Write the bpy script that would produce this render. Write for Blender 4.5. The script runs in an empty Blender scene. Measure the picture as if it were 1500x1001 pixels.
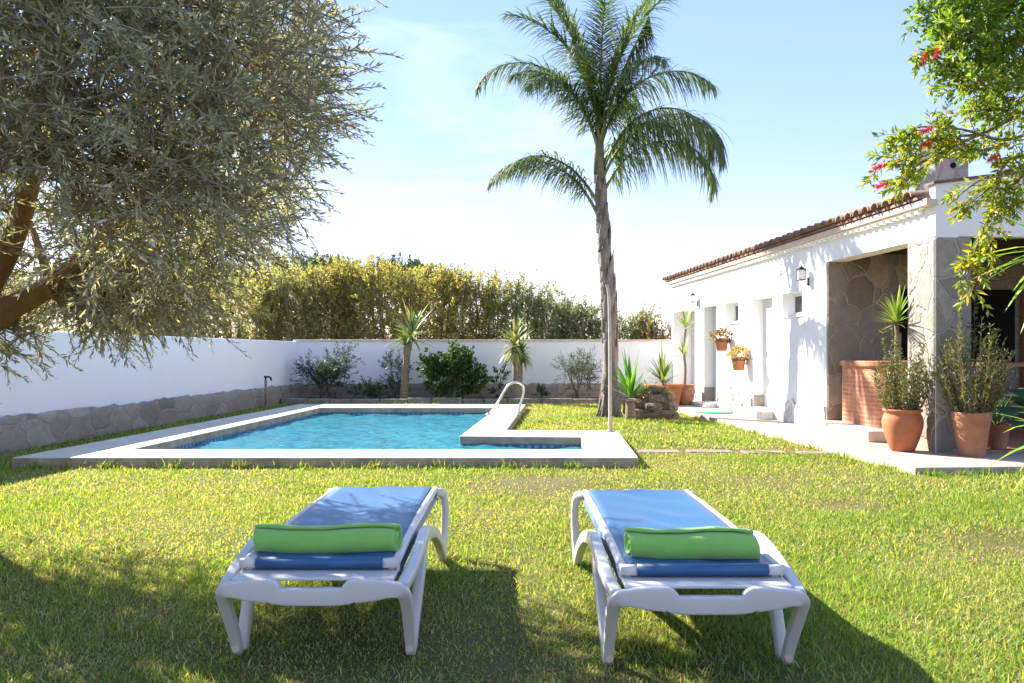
import bpy, bmesh, math, random
import numpy as np
from mathutils import Vector, Matrix
PI = math.pi
random.seed(7); RG = np.random.default_rng(11)
S = bpy.context.scene; COL = S.collection
F, CH, HY = 1200.0, 1.1, 517.0                 # survey of the photo: focal length (px), eye height, horizon row

def at(px, py, Y):                             # survey helper: a sighting at a measured distance -> world point
    return Vector(((px-750)/F*Y, Y, CH+(HY-py)/F*Y))

# ------------------------------------------------------------------ tagging
def tag(o, label=None, cat=None, group=None, kind=None):
    if label: o['label'] = label
    if cat: o['category'] = cat
    if group: o['group'] = group
    if kind: o['kind'] = kind
    return o
def thing(name, label, cat, loc=(0, 0, 0), rz=0, group=None):
    o = bpy.data.objects.new(name, None); COL.objects.link(o)
    o.location = loc; o.rotation_euler = (0, 0, rz); o.empty_display_size = .2
    return tag(o, label, cat, group)

# ------------------------------------------------------------------ mesh builder
def catmull(pts, n):
    P = np.array(pts, float); m = len(P); out = []
    for i in range(m-1):
        p0, p1, p2, p3 = P[max(i-1, 0)], P[i], P[i+1], P[min(i+2, m-1)]
        for k in range(n):
            t = k/n
            out.append(.5*((2*p1)+(-p0+p2)*t+(2*p0-5*p1+4*p2-p3)*t*t+(-p0+3*p1-3*p2+p3)*t**3))
    out.append(P[-1]); return np.array(out)

class MB:
    def __init__(s): s.v = []; s.f = []; s.mi = []; s.sm = []
    def face(s, idx, mi=0, sm=False): s.f.append(tuple(idx)); s.mi.append(mi); s.sm.append(sm)
    def box(s, lo, hi, mi=0, M=None):
        b = len(s.v); x0, y0, z0 = lo; x1, y1, z1 = hi
        for p in [(x0,y0,z0),(x1,y0,z0),(x1,y1,z0),(x0,y1,z0),(x0,y0,z1),(x1,y0,z1),(x1,y1,z1),(x0,y1,z1)]:
            s.v.append(tuple(M @ Vector(p)) if M else p)
        for q in [(0,3,2,1),(4,5,6,7),(0,1,5,4),(1,2,6,5),(2,3,7,6),(3,0,4,7)]: s.face([b+i for i in q], mi)
        return s
    def tube(s, path, r, n=8, mi=0, cap=True):
        P = np.array(path, float); m = len(P)
        R = np.full(m, r, float) if np.isscalar(r) else np.interp(np.linspace(0, 1, m), np.linspace(0, 1, len(r)), r)
        T = np.gradient(P, axis=0); T /= np.linalg.norm(T, axis=1)[:, None]+1e-9
        ref = np.array([0, 0, 1.]) if abs(T[0][2]) < .9 else np.array([1., 0, 0])
        A = np.cross(T[0], ref); A /= np.linalg.norm(A); b = len(s.v)
        for i in range(m):
            A = A-T[i]*A.dot(T[i]); A /= np.linalg.norm(A)+1e-9; B = np.cross(T[i], A)
            for k in range(n):
                a = 2*PI*k/n; s.v.append(tuple(P[i]+R[i]*(A*math.cos(a)+B*math.sin(a))))
        for i in range(m-1):
            for k in range(n):
                k2 = (k+1) % n; s.face([b+i*n+k, b+i*n+k2, b+(i+1)*n+k2, b+(i+1)*n+k], mi, True)
        if cap:
            s.face([b+k for k in range(n)][::-1], mi); s.face([b+(m-1)*n+k for k in range(n)], mi)
        return s
    def sweep(s, path, a, bb, axis, n=14, p=.55, steps=8, mi=0):
        """rounded-rectangular bar swept on a smooth path: half size a along axis, bb across it"""
        m0 = len(path); P = catmull(path, steps); m = len(P)
        u = np.linspace(0, 1, m); u0 = np.linspace(0, 1, m0)
        a = np.full(m, a) if np.isscalar(a) else np.interp(u, u0, a)
        bb = np.full(m, bb) if np.isscalar(bb) else np.interp(u, u0, bb)
        T = np.gradient(P, axis=0); T /= np.linalg.norm(T, axis=1)[:, None]; b = len(s.v); ax = np.array(axis, float)
        for i in range(m):
            A = ax-T[i]*ax.dot(T[i]); A /= np.linalg.norm(A); B = np.cross(T[i], A)
            for k in range(n):
                t = 2*PI*k/n; c, d = math.cos(t), math.sin(t)
                s.v.append(tuple(P[i]+A*a[i]*math.copysign(abs(c)**p, c)+B*bb[i]*math.copysign(abs(d)**p, d)))
        for i in range(m-1):
            for k in range(n):
                k2 = (k+1) % n; s.face([b+i*n+k, b+i*n+k2, b+(i+1)*n+k2, b+(i+1)*n+k], mi, True)
        s.face([b+k for k in range(n)][::-1], mi); s.face([b+(m-1)*n+k for k in range(n)], mi)
        return s
    def lathe(s, prof, n=28, c=(0, 0, 0), mi=0, wob=0):
        b = len(s.v); m = len(prof)
        for r, z in prof:
            for k in range(n):
                t = 2*PI*k/n; rr = r*(1+wob*math.sin(2*t+z*9))
                s.v.append((c[0]+rr*math.cos(t), c[1]+rr*math.sin(t), c[2]+z))
        for i in range(m-1):
            for k in range(n):
                k2 = (k+1) % n; s.face([b+i*n+k, b+i*n+k2, b+(i+1)*n+k2, b+(i+1)*n+k], mi, True)
        s.face([b+k for k in range(n)][::-1], mi); s.face([b+(m-1)*n+k for k in range(n)], mi)
        return s
    def prism(s, poly, z0, z1, mi=0):
        b = len(s.v); n = len(poly)
        for x, y in poly: s.v.append((x, y, z0))
        for x, y in poly: s.v.append((x, y, z1))
        s.face([b+i for i in range(n)][::-1], mi); s.face([b+n+i for i in range(n)], mi)
        for i in range(n):
            j = (i+1) % n; s.face([b+i, b+j, b+n+j, b+n+i], mi)
        return s
    def build(s, name, mats, parent=None, bevel=0, seg=2):
        me = bpy.data.meshes.new(name); me.from_pydata([tuple(map(float, p)) for p in s.v], [], s.f)
        for m in (mats if isinstance(mats, (list, tuple)) else [mats]): me.materials.append(m)
        me.polygons.foreach_set('material_index', s.mi); me.polygons.foreach_set('use_smooth', s.sm); me.update()
        o = bpy.data.objects.new(name, me); COL.objects.link(o)
        if parent: o.parent = parent
        if bevel:
            md = o.modifiers.new('bevel', 'BEVEL'); md.width = bevel; md.segments = seg; md.limit_method = 'ANGLE'; md.angle_limit = .6
        return o

def mesh_np(name, V, faces4, faces3, C, mats, parent=None, smooth=False):
    """fast mesh: V (n,3), quads (q,4), tris (t,3), per-vertex colour C"""
    me = bpy.data.meshes.new(name); nv = len(V); nq = len(faces4); nt = len(faces3)
    me.vertices.add(nv); me.vertices.foreach_set('co', np.ascontiguousarray(V, np.float32).ravel())
    me.loops.add(nq*4+nt*3)
    me.loops.foreach_set('vertex_index', np.concatenate([np.ravel(faces4), np.ravel(faces3)]).astype(np.int32))
    me.polygons.add(nq+nt)
    me.polygons.foreach_set('loop_start', np.concatenate([np.arange(nq)*4, nq*4+np.arange(nt)*3]).astype(np.int32))
    me.update(calc_edges=True)
    me.polygons.foreach_set('use_smooth', np.full(nq+nt, smooth))
    at_ = me.attributes.new('col', 'FLOAT_COLOR', 'POINT')
    at_.data.foreach_set('color', np.concatenate([C, np.ones((nv, 1))], 1).astype(np.float32).ravel())
    me.materials.append(mats)
    o = bpy.data.objects.new(name, me); COL.objects.link(o)
    if parent: o.parent = parent
    return o
def nrm(a): return a/(np.linalg.norm(a, axis=-1, keepdims=True)+1e-9)
def unit(n, rg=RG): return nrm(rg.normal(size=(n, 3)))
def jit(c, n, amt=.25, rg=RG):                 # n colours around c, brightness mostly
    c = np.array(c, float); k = np.exp(rg.normal(0, amt, (n, 1))); return np.clip(c*k*np.exp(rg.normal(0, amt*.35, (n, 3))), 0, .95)
def mixcols(cols, w, n, amt=.2, rg=RG):
    w = np.array((list(w)+[1]*9)[:len(cols)], float); idx = rg.choice(len(cols), n, p=w/w.sum()); return np.clip(np.array(cols)[idx]*np.exp(rg.normal(0, amt, (n, 1))), 0, .95)
def leaves(name, P, D, L, W, C, mat, parent=None, fold=.25):
    n = len(P); D = nrm(D); R = unit(n); Sd = nrm(np.cross(D, R)); U = np.cross(Sd, D)
    L = np.broadcast_to(L, n)[:, None]; W = np.broadcast_to(W, n)[:, None]
    m = P+D*L*.48-U*W*fold
    V = np.stack([P, m+Sd*W*.5+U*W*fold*1.4, P+D*L-U*L*.08, m-Sd*W*.5+U*W*fold*1.4], 1).reshape(-1, 3)
    q = np.arange(n*4).reshape(n, 4)
    return mesh_np(name, V, q, np.zeros((0, 3), int), np.repeat(C, 4, 0), mat, parent)
def straps(name, P, D, L, W, droop, C, mat, parent=None, seg=3, prof=None, side=None, tipcol=None):
    n = len(P); D = nrm(D); L = np.broadcast_to(L, n)[:, None]; W = np.broadcast_to(W, n)[:, None]; droop = np.broadcast_to(droop, n)[:, None]
    if side is None:
        side = np.cross(D, np.array([0, 0, 1.])); bad = np.linalg.norm(side, axis=1) < .12; side[bad] = unit(bad.sum())
        side = nrm(side)
    if prof is None: prof = np.linspace(1, .45, seg)
    p = P.copy(); rows = []
    for k in range(seg):
        rows += [p+side*W*.5*prof[k], p-side*W*.5*prof[k]]
        d = nrm(D+np.array([0, 0, -1.])*droop*((k+.5)/seg)); p = p+d*L/seg
    rows.append(p); nv = 2*seg+1
    V = np.stack(rows, 1).reshape(-1, 3); base = (np.arange(n)*nv)[:, None]
    q = np.concatenate([base+np.array([[2*k, 2*k+1, 2*k+3, 2*k+2]]) for k in range(seg-1)]) if seg > 1 else np.zeros((0, 4), int)
    t = base+np.array([[2*seg-2, 2*seg-1, 2*seg]])
    CC = np.repeat(C[:, None, :], nv, 1)
    if tipcol is not None: CC[:, -1] = tipcol
    return mesh_np(name, V, q, t, CC.reshape(-1, 3), mat, parent)
def sprigs(c, d, ln, nl, ll, lw, ang=.8, sag=.15, rg=RG):
    """leafy twigs: returns leaf P, D, L, W and the twig paths"""
    M = len(c); t = np.linspace(.08, 1, nl)[None, :, None]; d = nrm(d); ln = np.broadcast_to(ln, M)[:, None, None]
    pos = c[:, None]+d[:, None]*ln*t+np.array([0, 0, -1.])*ln*sag*t**2
    a = nrm(np.cross(d, unit(M, rg))); b = np.cross(d, a)
    ph = (np.arange(nl)[None]//2*2.2+np.arange(nl)[None] % 2*PI+rg.uniform(0, 6, (M, 1))+rg.normal(0, .3, (M, nl)))[..., None]
    rad = a[:, None]*np.cos(ph)+b[:, None]*np.sin(ph)
    A = ang*(1.15-.55*t)*np.exp(rg.normal(0, .2, (M, nl, 1)))
    D = nrm(d[:, None]*np.cos(A)+rad*np.sin(A)+np.array([0, 0, -.12]))
    L = ll*np.exp(rg.normal(0, .2, (M, nl)))*(1.05-.35*t[..., 0]); W = lw*np.exp(rg.normal(0, .15, (M, nl)))
    tw = c[:, None]+d[:, None]*ln*np.linspace(-.25, 1, 4)[None, :, None]+np.array([0, 0, -1.])*ln*sag*np.linspace(0, 1, 4)[None, :, None]**2
    return pos.reshape(-1, 3), D.reshape(-1, 3), L.ravel(), W.ravel(), tw
def twigmesh(name, paths, r, mat, parent, col=(.12, .09, .06)):
    M, K, _ = paths.shape; n = 3
    T = nrm(np.gradient(paths, axis=1)); a = nrm(np.cross(T, np.array([.31, .52, .79]))); b = np.cross(T, a)
    rr = (r*np.linspace(1, .35, K))[None, :, None]
    V = np.stack([paths+rr*(a*math.cos(2*PI*k/n)+b*math.sin(2*PI*k/n)) for k in range(n)], 2).reshape(-1, 3)
    base = (np.arange(M)*K*n)[:, None, None]; q = []
    for i in range(K-1):
        for k in range(n):
            k2 = (k+1) % n; q.append(np.array([i*n+k, i*n+k2, (i+1)*n+k2, (i+1)*n+k]))
    Q = (base+np.array(q)[None]).reshape(-1, 4)
    return mesh_np(name, V, Q, np.zeros((0, 3), int), np.tile(np.array(col), (len(V), 1)), mat, parent, True)
def blobpts(n, c, r, bias=.45, rg=RG):
    u = unit(n, rg)*(rg.uniform(0, 1, (n, 1))**bias); return np.array(c)+u*np.array(r), u

# ------------------------------------------------------------------ value noise (world layout)
_tab = np.random.default_rng(3).uniform(0, 1, (256, 256))
def vnoise(x, y, s):
    x = np.asarray(x)*s+71.3; y = np.asarray(y)*s+33.7; xi = np.floor(x).astype(int); yi = np.floor(y).astype(int); fx = x-xi; fy = y-yi
    fx = fx*fx*(3-2*fx); fy = fy*fy*(3-2*fy); g = lambda i, j: _tab[i % 256, j % 256]
    return (g(xi, yi)*(1-fx)+g(xi+1, yi)*fx)*(1-fy)+(g(xi, yi+1)*(1-fx)+g(xi+1, yi+1)*fx)*fy
def inpoly(x, y, poly):
    r = np.zeros(len(x), bool); n = len(poly)
    for i in range(n):
        (x0, y0), (x1, y1) = poly[i], poly[(i+1) % n]
        if y0 == y1: continue
        r ^= ((y0 > y) != (y1 > y)) & (x < (x1-x0)*(y-y0)/(y1-y0)+x0)
    return r

# ------------------------------------------------------------------ materials
class NT:
    def __init__(s, name):
        s.m = bpy.data.materials.new(name); s.m.use_nodes = True; s.t = s.m.node_tree; s.t.nodes.clear()
        s.out = s.n('ShaderNodeOutputMaterial')
    def n(s, t, **k):
        nd = s.t.nodes.new(t)
        for a, b in k.items():
            if a.startswith('i_'):
                key = a[2:]; key = int(key) if key.isdigit() else key.replace('_', ' ')
                nd.inputs[key].default_value = b
            else: setattr(nd, a, b)
        return nd
    def l(s, a, b): s.t.links.new(a, b)
    def obj(s, scale=(1, 1, 1), rot=(0, 0, 0)):
        tc = s.n('ShaderNodeTexCoord'); mp = s.n('ShaderNodeMapping'); mp.inputs['Scale'].default_value = scale; mp.inputs['Rotation'].default_value = rot
        s.l(tc.outputs['Object'], mp.inputs[0]); return mp.outputs[0]
    def noise(s, vec, scale, detail=6, rough=.6, dist=0):
        nd = s.n('ShaderNodeTexNoise', i_Scale=scale, i_Detail=detail, i_Roughness=rough, i_Distortion=dist); s.l(vec, nd.inputs['Vector']); return nd.outputs['Fac']
    def ramp(s, fac, stops, interp='LINEAR'):
        r = s.n('ShaderNodeValToRGB'); r.color_ramp.interpolation = interp; e = r.color_ramp.elements
        while len(e) < len(stops): e.new(.5)
        for k, (p, c) in enumerate(stops):
            e[k].position = p; e[k].color = (*c, 1) if not np.isscalar(c) else (c, c, c, 1)
        s.l(fac, r.inputs[0]); return r.outputs[0]
    def mix(s, fac, a, b, mode='MIX'):
        m = s.n('ShaderNodeMix', data_type='RGBA', blend_type=mode)
        if np.isscalar(fac): m.inputs[0].default_value = fac
        else: s.l(fac, m.inputs[0])
        for i, x in ((6, a), (7, b)):
            if isinstance(x, (tuple, list)): m.inputs[i].default_value = (*x, 1)
            else: s.l(x, m.inputs[i])
        return m.outputs[2]
    def bump(s, h, strength=.3, dist=.01, prev=None):
        b = s.n('ShaderNodeBump', i_Strength=strength, i_Distance=dist); s.l(h, b.inputs['Height'])
        if prev is not None: s.l(prev, b.inputs['Normal'])
        return b.outputs[0]
    def bsdf(s, col, rough=.7, normal=None, spec=.5, metal=0, **k):
        p = s.n('ShaderNodeBsdfPrincipled')
        if isinstance(col, tuple): p.inputs['Base Color'].default_value = (*col, 1)
        else: s.l(col, p.inputs['Base Color'])
        if np.isscalar(rough): p.inputs['Roughness'].default_value = rough
        else: s.l(rough, p.inputs['Roughness'])
        p.inputs['Specular IOR Level'].default_value = spec; p.inputs['Metallic'].default_value = metal
        for a, b in k.items(): p.inputs[a.replace('_', ' ')].default_value = b
        if normal is not None: s.l(normal, p.inputs['Normal'])
        s.l(p.outputs[0], s.out.inputs[0]); return s.m
def m_leaf(name, trans=.4, rough=.5, spec=.3, warm=(1.25, 1.1, .5)):
    s = NT(name); a = s.n('ShaderNodeAttribute', attribute_name='col')
    p = s.n('ShaderNodeBsdfPrincipled'); s.l(a.outputs['Color'], p.inputs['Base Color']); p.inputs['Roughness'].default_value = rough; p.inputs['Specular IOR Level'].default_value = spec
    t = s.n('ShaderNodeBsdfTranslucent'); s.l(s.mix(1., a.outputs['Color'], warm, 'MULTIPLY'), t.inputs['Color'])
    mx = s.n('ShaderNodeMixShader'); mx.inputs[0].default_value = trans; s.l(p.outputs[0], mx.inputs[1]); s.l(t.outputs[0], mx.inputs[2]); s.l(mx.outputs[0], s.out.inputs[0]); return s.m
def m_noise(name, c0, c1, scale=8, rough=.8, bump=.3, bs=40, bd=.01, spec=.3, stretch=(1, 1, 1)):
    s = NT(name); v = s.obj(stretch); f = s.noise(v, scale, 8, .65); c = s.ramp(f, [(.3, c0), (.7, c1)])
    return s.bsdf(c, rough, s.bump(s.noise(v, bs, 6, .7), bump, bd), spec)
def m_stone(name, cols, grout, scale=3.2, squash=(1, 1, 1), gw=.035, bump=.7, rough=.85):
    s = NT(name); v = s.obj(squash); nz = s.n('ShaderNodeTexNoise', i_Scale=2.2, i_Detail=4.); s.l(v, nz.inputs['Vector'])
    va = s.n('ShaderNodeVectorMath', operation='MULTIPLY_ADD'); s.l(nz.outputs['Color'], va.inputs[0]); va.inputs[1].default_value = (.35, .35, .35); s.l(v, va.inputs[2])
    vo = s.n('ShaderNodeTexVoronoi', feature='F1', i_Scale=scale); ve = s.n('ShaderNodeTexVoronoi', feature='DISTANCE_TO_EDGE', i_Scale=scale)
    s.l(va.outputs[0], vo.inputs['Vector']); s.l(va.outputs[0], ve.inputs['Vector'])
    sep = s.n('ShaderNodeSeparateColor'); s.l(vo.outputs['Color'], sep.inputs[0])
    c = s.ramp(sep.outputs[0], [(i/(len(cols)-1), q) for i, q in enumerate(cols)])
    c = s.mix(s.ramp(s.noise(v, 9, 8, .7), [(.35, 0.), (.75, .55)]), c, tuple(x*.55 for x in cols[0]))
    edge = s.ramp(ve.outputs['Distance'], [(gw*.5, 0.), (gw, 1.)])
    c = s.mix(edge, grout, c)
    h = s.mix(.35, edge, s.noise(v, 26, 8, .7))
    return s.bsdf(c, rough, s.bump(h, bump, .03), .25)
def m_plain(name, c, rough=.5, spec=.5, metal=0, bs=0, bump=.1):
    s = NT(name); nm = None
    if bs: nm = s.bump(s.noise(s.obj(), bs, 5), bump, .004)
    return s.bsdf(c, rough, nm, spec, metal)
def m_plaster(name, c=(.86, .85, .83), dirt=(.7, .68, .64), amt=.35):
    s = NT(name); v = s.obj(); f = s.ramp(s.noise(v, 1.3, 8, .7), [(.45, 0.), (.8, amt)]); f2 = s.noise(v, 5, 8, .75)
    c_ = s.mix(f, c, s.mix(s.ramp(f2, [(.4, 0.), (.6, 1.)]), c, dirt))
    return s.bsdf(c_, .85, s.bump(s.mix(.5, s.noise(v, 6, 3), s.noise(v, 60, 6, .7)), .25, .012), .2)

M = {}
M['plaster'] = m_plaster('white_plaster')
M['garden_plaster'] = m_plaster('garden_wall_plaster', (.87, .87, .87), (.74, .73, .72), .5)
M['stone_base'] = m_stone('grey_rubble', [(.22, .19, .155), (.38, .33, .265), (.31, .26, .205), (.46, .4, .33)], (.33, .28, .23), 1.9, (1, 1, 1.5), .05)
M['stone_clad'] = m_stone('flagstone_cladding', [(.2, .175, .145), (.35, .3, .24), (.27, .255, .24), (.43, .37, .3)], (.38, .33, .27), 3.3, (1, 1, .85), .05, .9)
M['stone_pale'] = m_stone('pale_washed_stone', [(.6, .57, .5), (.74, .71, .66), (.68, .66, .6)], (.78, .76, .72), 3.8, (1, 1, 1), .06, .6)
def mk_coping():
    s = NT('pool_coping_stone'); v = s.obj(); c = s.ramp(s.noise(v, 2.4, 8, .7), [(.3, (.5, .43, .33)), (.7, (.63, .56, .45))]); c = s.mix(s.ramp(s.noise(v, 13, 6, .7), [(.55, 0.), (.75, .35)]), c, (.4, .35, .28))
    br = s.n('ShaderNodeTexBrick', i_Scale=1., offset=0.); s.l(v, br.inputs['Vector']); br.inputs['Brick Width'].default_value = .95; br.inputs['Row Height'].default_value = .93; br.inputs['Mortar Size'].default_value = .0035
    c = s.mix(s.mix(1., br.outputs['Fac'], (.55, .55, .55), 'MULTIPLY'), c, (.34, .29, .22))
    return s.bsdf(c, .8, s.bump(s.noise(v, 70, 6, .7), .35, .006), .25)
M['coping'] = mk_coping()
M['coping_edge'] = m_noise('brown_coping_edge', (.24, .19, .14), (.5, .42, .32), 4.5, .85, .5, 40, .01)  # mottled brown for the coping's side faces, darker than its top
M['kerb'] = m_noise('mossy_kerb', (.16, .14, .11), (.3, .27, .22), 6, .9, .6, 22, .02)
M['soil'] = m_noise('bed_soil', (.07, .05, .035), (.14, .1, .07), 9, .95, .8, 30, .03)
M['bark_olive'] = m_noise('olive_bark', (.2, .11, .05), (.36, .22, .1), 7, .9, .8, 26, .02, .2, (1, 1, .35))
M['bark_dark'] = m_noise('grey_bark', (.16, .12, .09), (.3, .25, .2), 9, .9, .7, 34, .02, .2, (1, 1, .3))
M['bark_yucca'] = m_noise('yucca_bark', (.16, .12, .08), (.34, .27, .19), 10, .9, .9, 30, .02, .2, (.6, .6, 2.2))
M['bark_palm'] = m_noise('palm_bark', (.11, .085, .07), (.36, .3, .25), 5, .9, .9, 24, .03, .2, (1.4, 1.4, .5))
M['twig'] = m_leaf('twig_skin', .0, .8, .2)
M['olive'] = m_leaf('olive_leaf', .4, .45, .45, (1.3, 1.15, .55))
M['leaf'] = m_leaf('garden_leaf', .35, .45, .4)
M['leaf_bright'] = m_leaf('bottlebrush_leaf', .5, .45, .4)
M['palm_leaf'] = m_leaf('palm_leaflet', .38, .6, .25)
M['grass'] = m_leaf('grass_blade', .5, .55, .2, (1.2, 1.1, .4))
M['hedge_leaf'] = m_leaf('hedge_leaf', .55, .5, .3, (1.2, 1.1, .6))
M['petal'] = m_leaf('flower_filament', .4, .6, .2, (1.2, .6, .7))
M['resin'] = m_plain('white_resin', (.6, .578, .548), .38, .45, 0, 220, .08)
M['cap'] = m_plain('cream_plug', (.6, .5, .34), .5)
M['steel'] = m_plain('pale_steel', (.72, .71, .69), .28, .5, .85)
M['pole'] = m_noise('weathered_pole', (.42, .36, .3), (.58, .52, .45), 14, .6, .2, 40, .004)
M['iron'] = m_plain('black_iron', (.03, .03, .035), .5, .4, .3)
M['terracotta'] = m_noise('terracotta', (.34, .11, .045), (.46, .18, .085), 5, .75, .2, 60, .004)
M['terracotta_old'] = m_noise('weathered_terracotta', (.28, .115, .06), (.46, .23, .14), 4, .85, .3, 40, .005)
M['tile'] = m_noise('roof_tile', (.13, .08, .058), (.36, .22, .15), 4.5, .85, .4, 30, .01)
M['verge'] = m_noise('dark_verge_tile', (.09, .07, .06), (.22, .16, .12), 6, .9, .4, 30, .01)
M['chimney'] = m_stone('chimney_stone', [(.3, .3, .3), (.42, .41, .39), (.36, .35, .34)], (.3, .28, .26), 4.5, (1, 1, 1), .05, .7)
M['cornice'] = m_noise('peach_cornice', (.62, .45, .34), (.74, .62, .52), 6, .85, .3, 40, .006)
M['wood'] = m_noise('brown_wood', (.2, .1, .045), (.34, .19, .09), 6, .6, .3, 30, .004, .4, (.3, 4, 4))
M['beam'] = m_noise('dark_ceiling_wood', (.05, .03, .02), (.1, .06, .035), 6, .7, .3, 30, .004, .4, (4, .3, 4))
M['soot'] = m_plain('soot', (.012, .011, .01), .9, .1)
M['door'] = m_plain('white_door_paint', (.72, .71, .69), .4, .45, 0, 90, .05)
M['glass'] = m_plain('dark_window_glass', (.015, .018, .02), .06, .6)
M['rubber'] = m_plain('pale_green_mat', (.2, .5, .32), .7, .3, 0, 150, .4)
M['rock'] = m_noise('layered_rock', (.1, .075, .055), (.32, .24, .17), 6, .9, 1., 16, .04, .2, (1, 1, 3))
M['porcelain'] = m_plain('white_glazed', (.78, .77, .74), .25)
M['slab'] = m_noise('stepping_slab', (.16, .12, .09), (.32, .25, .19), 7, .9, .5, 30, .01)

def mk_path():
    s = NT('path_concrete'); v = s.obj(); c = s.ramp(s.noise(v, 2.2, 8, .7), [(.3, (.32, .255, .205)), (.7, (.46, .385, .325))])
    return s.bsdf(c, .85, s.bump(s.noise(v, 50, 6, .7), .3, .006), .25)
M['path'] = mk_path()
def mk_brick(name, a, b, mortar, rot, sc):
    s = NT(name); tc = s.n('ShaderNodeTexCoord'); sp = s.n('ShaderNodeSeparateXYZ'); s.l(tc.outputs['Object'], sp.inputs[0]); sb = s.n('ShaderNodeMath', operation='SUBTRACT'); s.l(sp.outputs[0], sb.inputs[0]); s.l(sp.outputs[1], sb.inputs[1])
    cb = s.n('ShaderNodeCombineXYZ'); s.l(sb.outputs[0], cb.inputs[0]); s.l(sp.outputs[2], cb.inputs[1]); mp = s.n('ShaderNodeMapping'); mp.inputs['Scale'].default_value = (sc, sc, sc); s.l(cb.outputs[0], mp.inputs[0]); v = mp.outputs[0]; br = s.n('ShaderNodeTexBrick', i_Scale=1.0); s.l(v, br.inputs['Vector'])
    br.inputs['Color1'].default_value = (*a, 1); br.inputs['Color2'].default_value = (*b, 1); br.inputs['Mortar'].default_value = (*mortar, 1)
    br.inputs['Mortar Size'].default_value = .05; br.inputs['Brick Width'].default_value = 1.5; br.inputs['Row Height'].default_value = .38; br.inputs['Bias'].default_value = -.1
    c = s.mix(s.ramp(s.noise(s.obj(), 5, 8, .7), [(.35, 0.), (.7, .5)]), br.outputs['Color'], tuple(x*1.25 for x in b))
    return s.bsdf(c, .85, s.bump(s.mix(.5, br.outputs['Fac'], s.noise(s.obj(), 40, 6)), -.4, .012), .2)
M['brick'] = mk_brick('old_brick', (.36, .13, .07), (.5, .22, .12), (.42, .3, .22), (PI/2, 0, 0), 7)
def mk_tiles():
    s = NT('porch_tile'); v = s.obj((3, 3, 3)); br = s.n('ShaderNodeTexBrick', i_Scale=1.0, offset=0.); s.l(v, br.inputs['Vector'])
    br.inputs['Color1'].default_value = (.36, .17, .11, 1); br.inputs['Color2'].default_value = (.46, .24, .16, 1); br.inputs['Mortar'].default_value = (.4, .32, .26, 1)
    br.inputs['Mortar Size'].default_value = .02; br.inputs['Brick Width'].default_value = 1.; br.inputs['Row Height'].default_value = 1.
    return s.bsdf(br.outputs['Color'], .5, None, .4)
M['porch'] = mk_tiles()
def mk_mosaic():
    s = NT('blue_mosaic'); v = s.obj((1, 1, 1)); ch = s.n('ShaderNodeTexChecker', i_Scale=22.); s.l(v, ch.inputs['Vector'])
    ch.inputs['Color1'].default_value = (.05, .2, .5, 1); ch.inputs['Color2'].default_value = (.2, .5, .75, 1)
    return s.bsdf(ch.outputs['Color'], .25, None, .5)
M['mosaic'] = mk_mosaic()
def mk_basin():
    s = NT('pool_tile'); v = s.obj(); br = s.n('ShaderNodeTexBrick', i_Scale=14., offset=0.); s.l(v, br.inputs['Vector'])
    br.inputs['Color1'].default_value = (.34, .85, .93, 1); br.inputs['Color2'].default_value = (.4, .88, .95, 1); br.inputs['Mortar'].default_value = (.6, .86, .92, 1)
    br.inputs['Mortar Size'].default_value = .03; br.inputs['Brick Width'].default_value = 1.; br.inputs['Row Height'].default_value = 1.
    return s.bsdf(br.outputs['Color'], .4, None, .4)
M['basin'] = mk_basin()
def mk_water():
    s = NT('pool_water_surface'); v = s.obj((1, 1.4, 1)); w = s.mix(.4, s.noise(v, 2.6, 3, .5, .8), s.noise(v, 8, 3, .5, .6))
    nm = s.bump(w, .6, .08)
    tr = s.n('ShaderNodeBsdfTransparent'); tr.inputs[0].default_value = (.86, .98, 1, 1)
    rf = s.n('ShaderNodeBsdfRefraction', i_IOR=1.33, i_Roughness=.0); rf.inputs[0].default_value = (.86, .98, 1, 1); s.l(nm, rf.inputs['Normal'])
    gl = s.n('ShaderNodeBsdfGlossy', i_Roughness=.03); s.l(nm, gl.inputs['Normal'])
    fr = s.n('ShaderNodeFresnel', i_IOR=1.33); s.l(nm, fr.inputs['Normal'])
    m0 = s.n('ShaderNodeMixShader'); m0.inputs[0].default_value = .5; s.l(tr.outputs[0], m0.inputs[1]); s.l(rf.outputs[0], m0.inputs[2])
    mx = s.n('ShaderNodeMixShader'); df = s.n('ShaderNodeBsdfDiffuse'); df.inputs[0].default_value = (.1, .68, .82, 1); s.l(nm, df.inputs['Normal']); m1 = s.n('ShaderNodeMixShader'); m1.inputs[0].default_value = .25; s.l(m0.outputs[0], m1.inputs[1]); s.l(df.outputs[0], m1.inputs[2])   # light scattered back by the water body
    s.l(fr.outputs[0], mx.inputs[0]); s.l(m1.outputs[0], mx.inputs[1]); s.l(gl.outputs[0], mx.inputs[2])
    s.l(mx.outputs[0], s.out.inputs[0]); return s.m
M['water'] = mk_water()
def mk_fabric():
    s = NT('blue_sling'); v = s.obj(); wv = s.n('ShaderNodeTexBrick', i_Scale=260., offset=.5); s.l(v, wv.inputs['Vector'])
    wv.inputs['Color1'].default_value = (.01, .085, .21, 1); wv.inputs['Color2'].default_value = (.012, .105, .25, 1); wv.inputs['Mortar'].default_value = (.006, .06, .16, 1)
    c = s.mix(s.ramp(s.noise(v, 6, 6, .6), [(.4, 0.), (.8, .25)]), wv.outputs['Color'], (.02, .13, .28))
    return s.bsdf(c, .42, s.bump(s.mix(.4, s.noise(v, 9, 3), s.noise(v, 400, 2)), .2, .006), .6, Sheen_Weight=.04)
M['fabric'] = mk_fabric()
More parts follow.
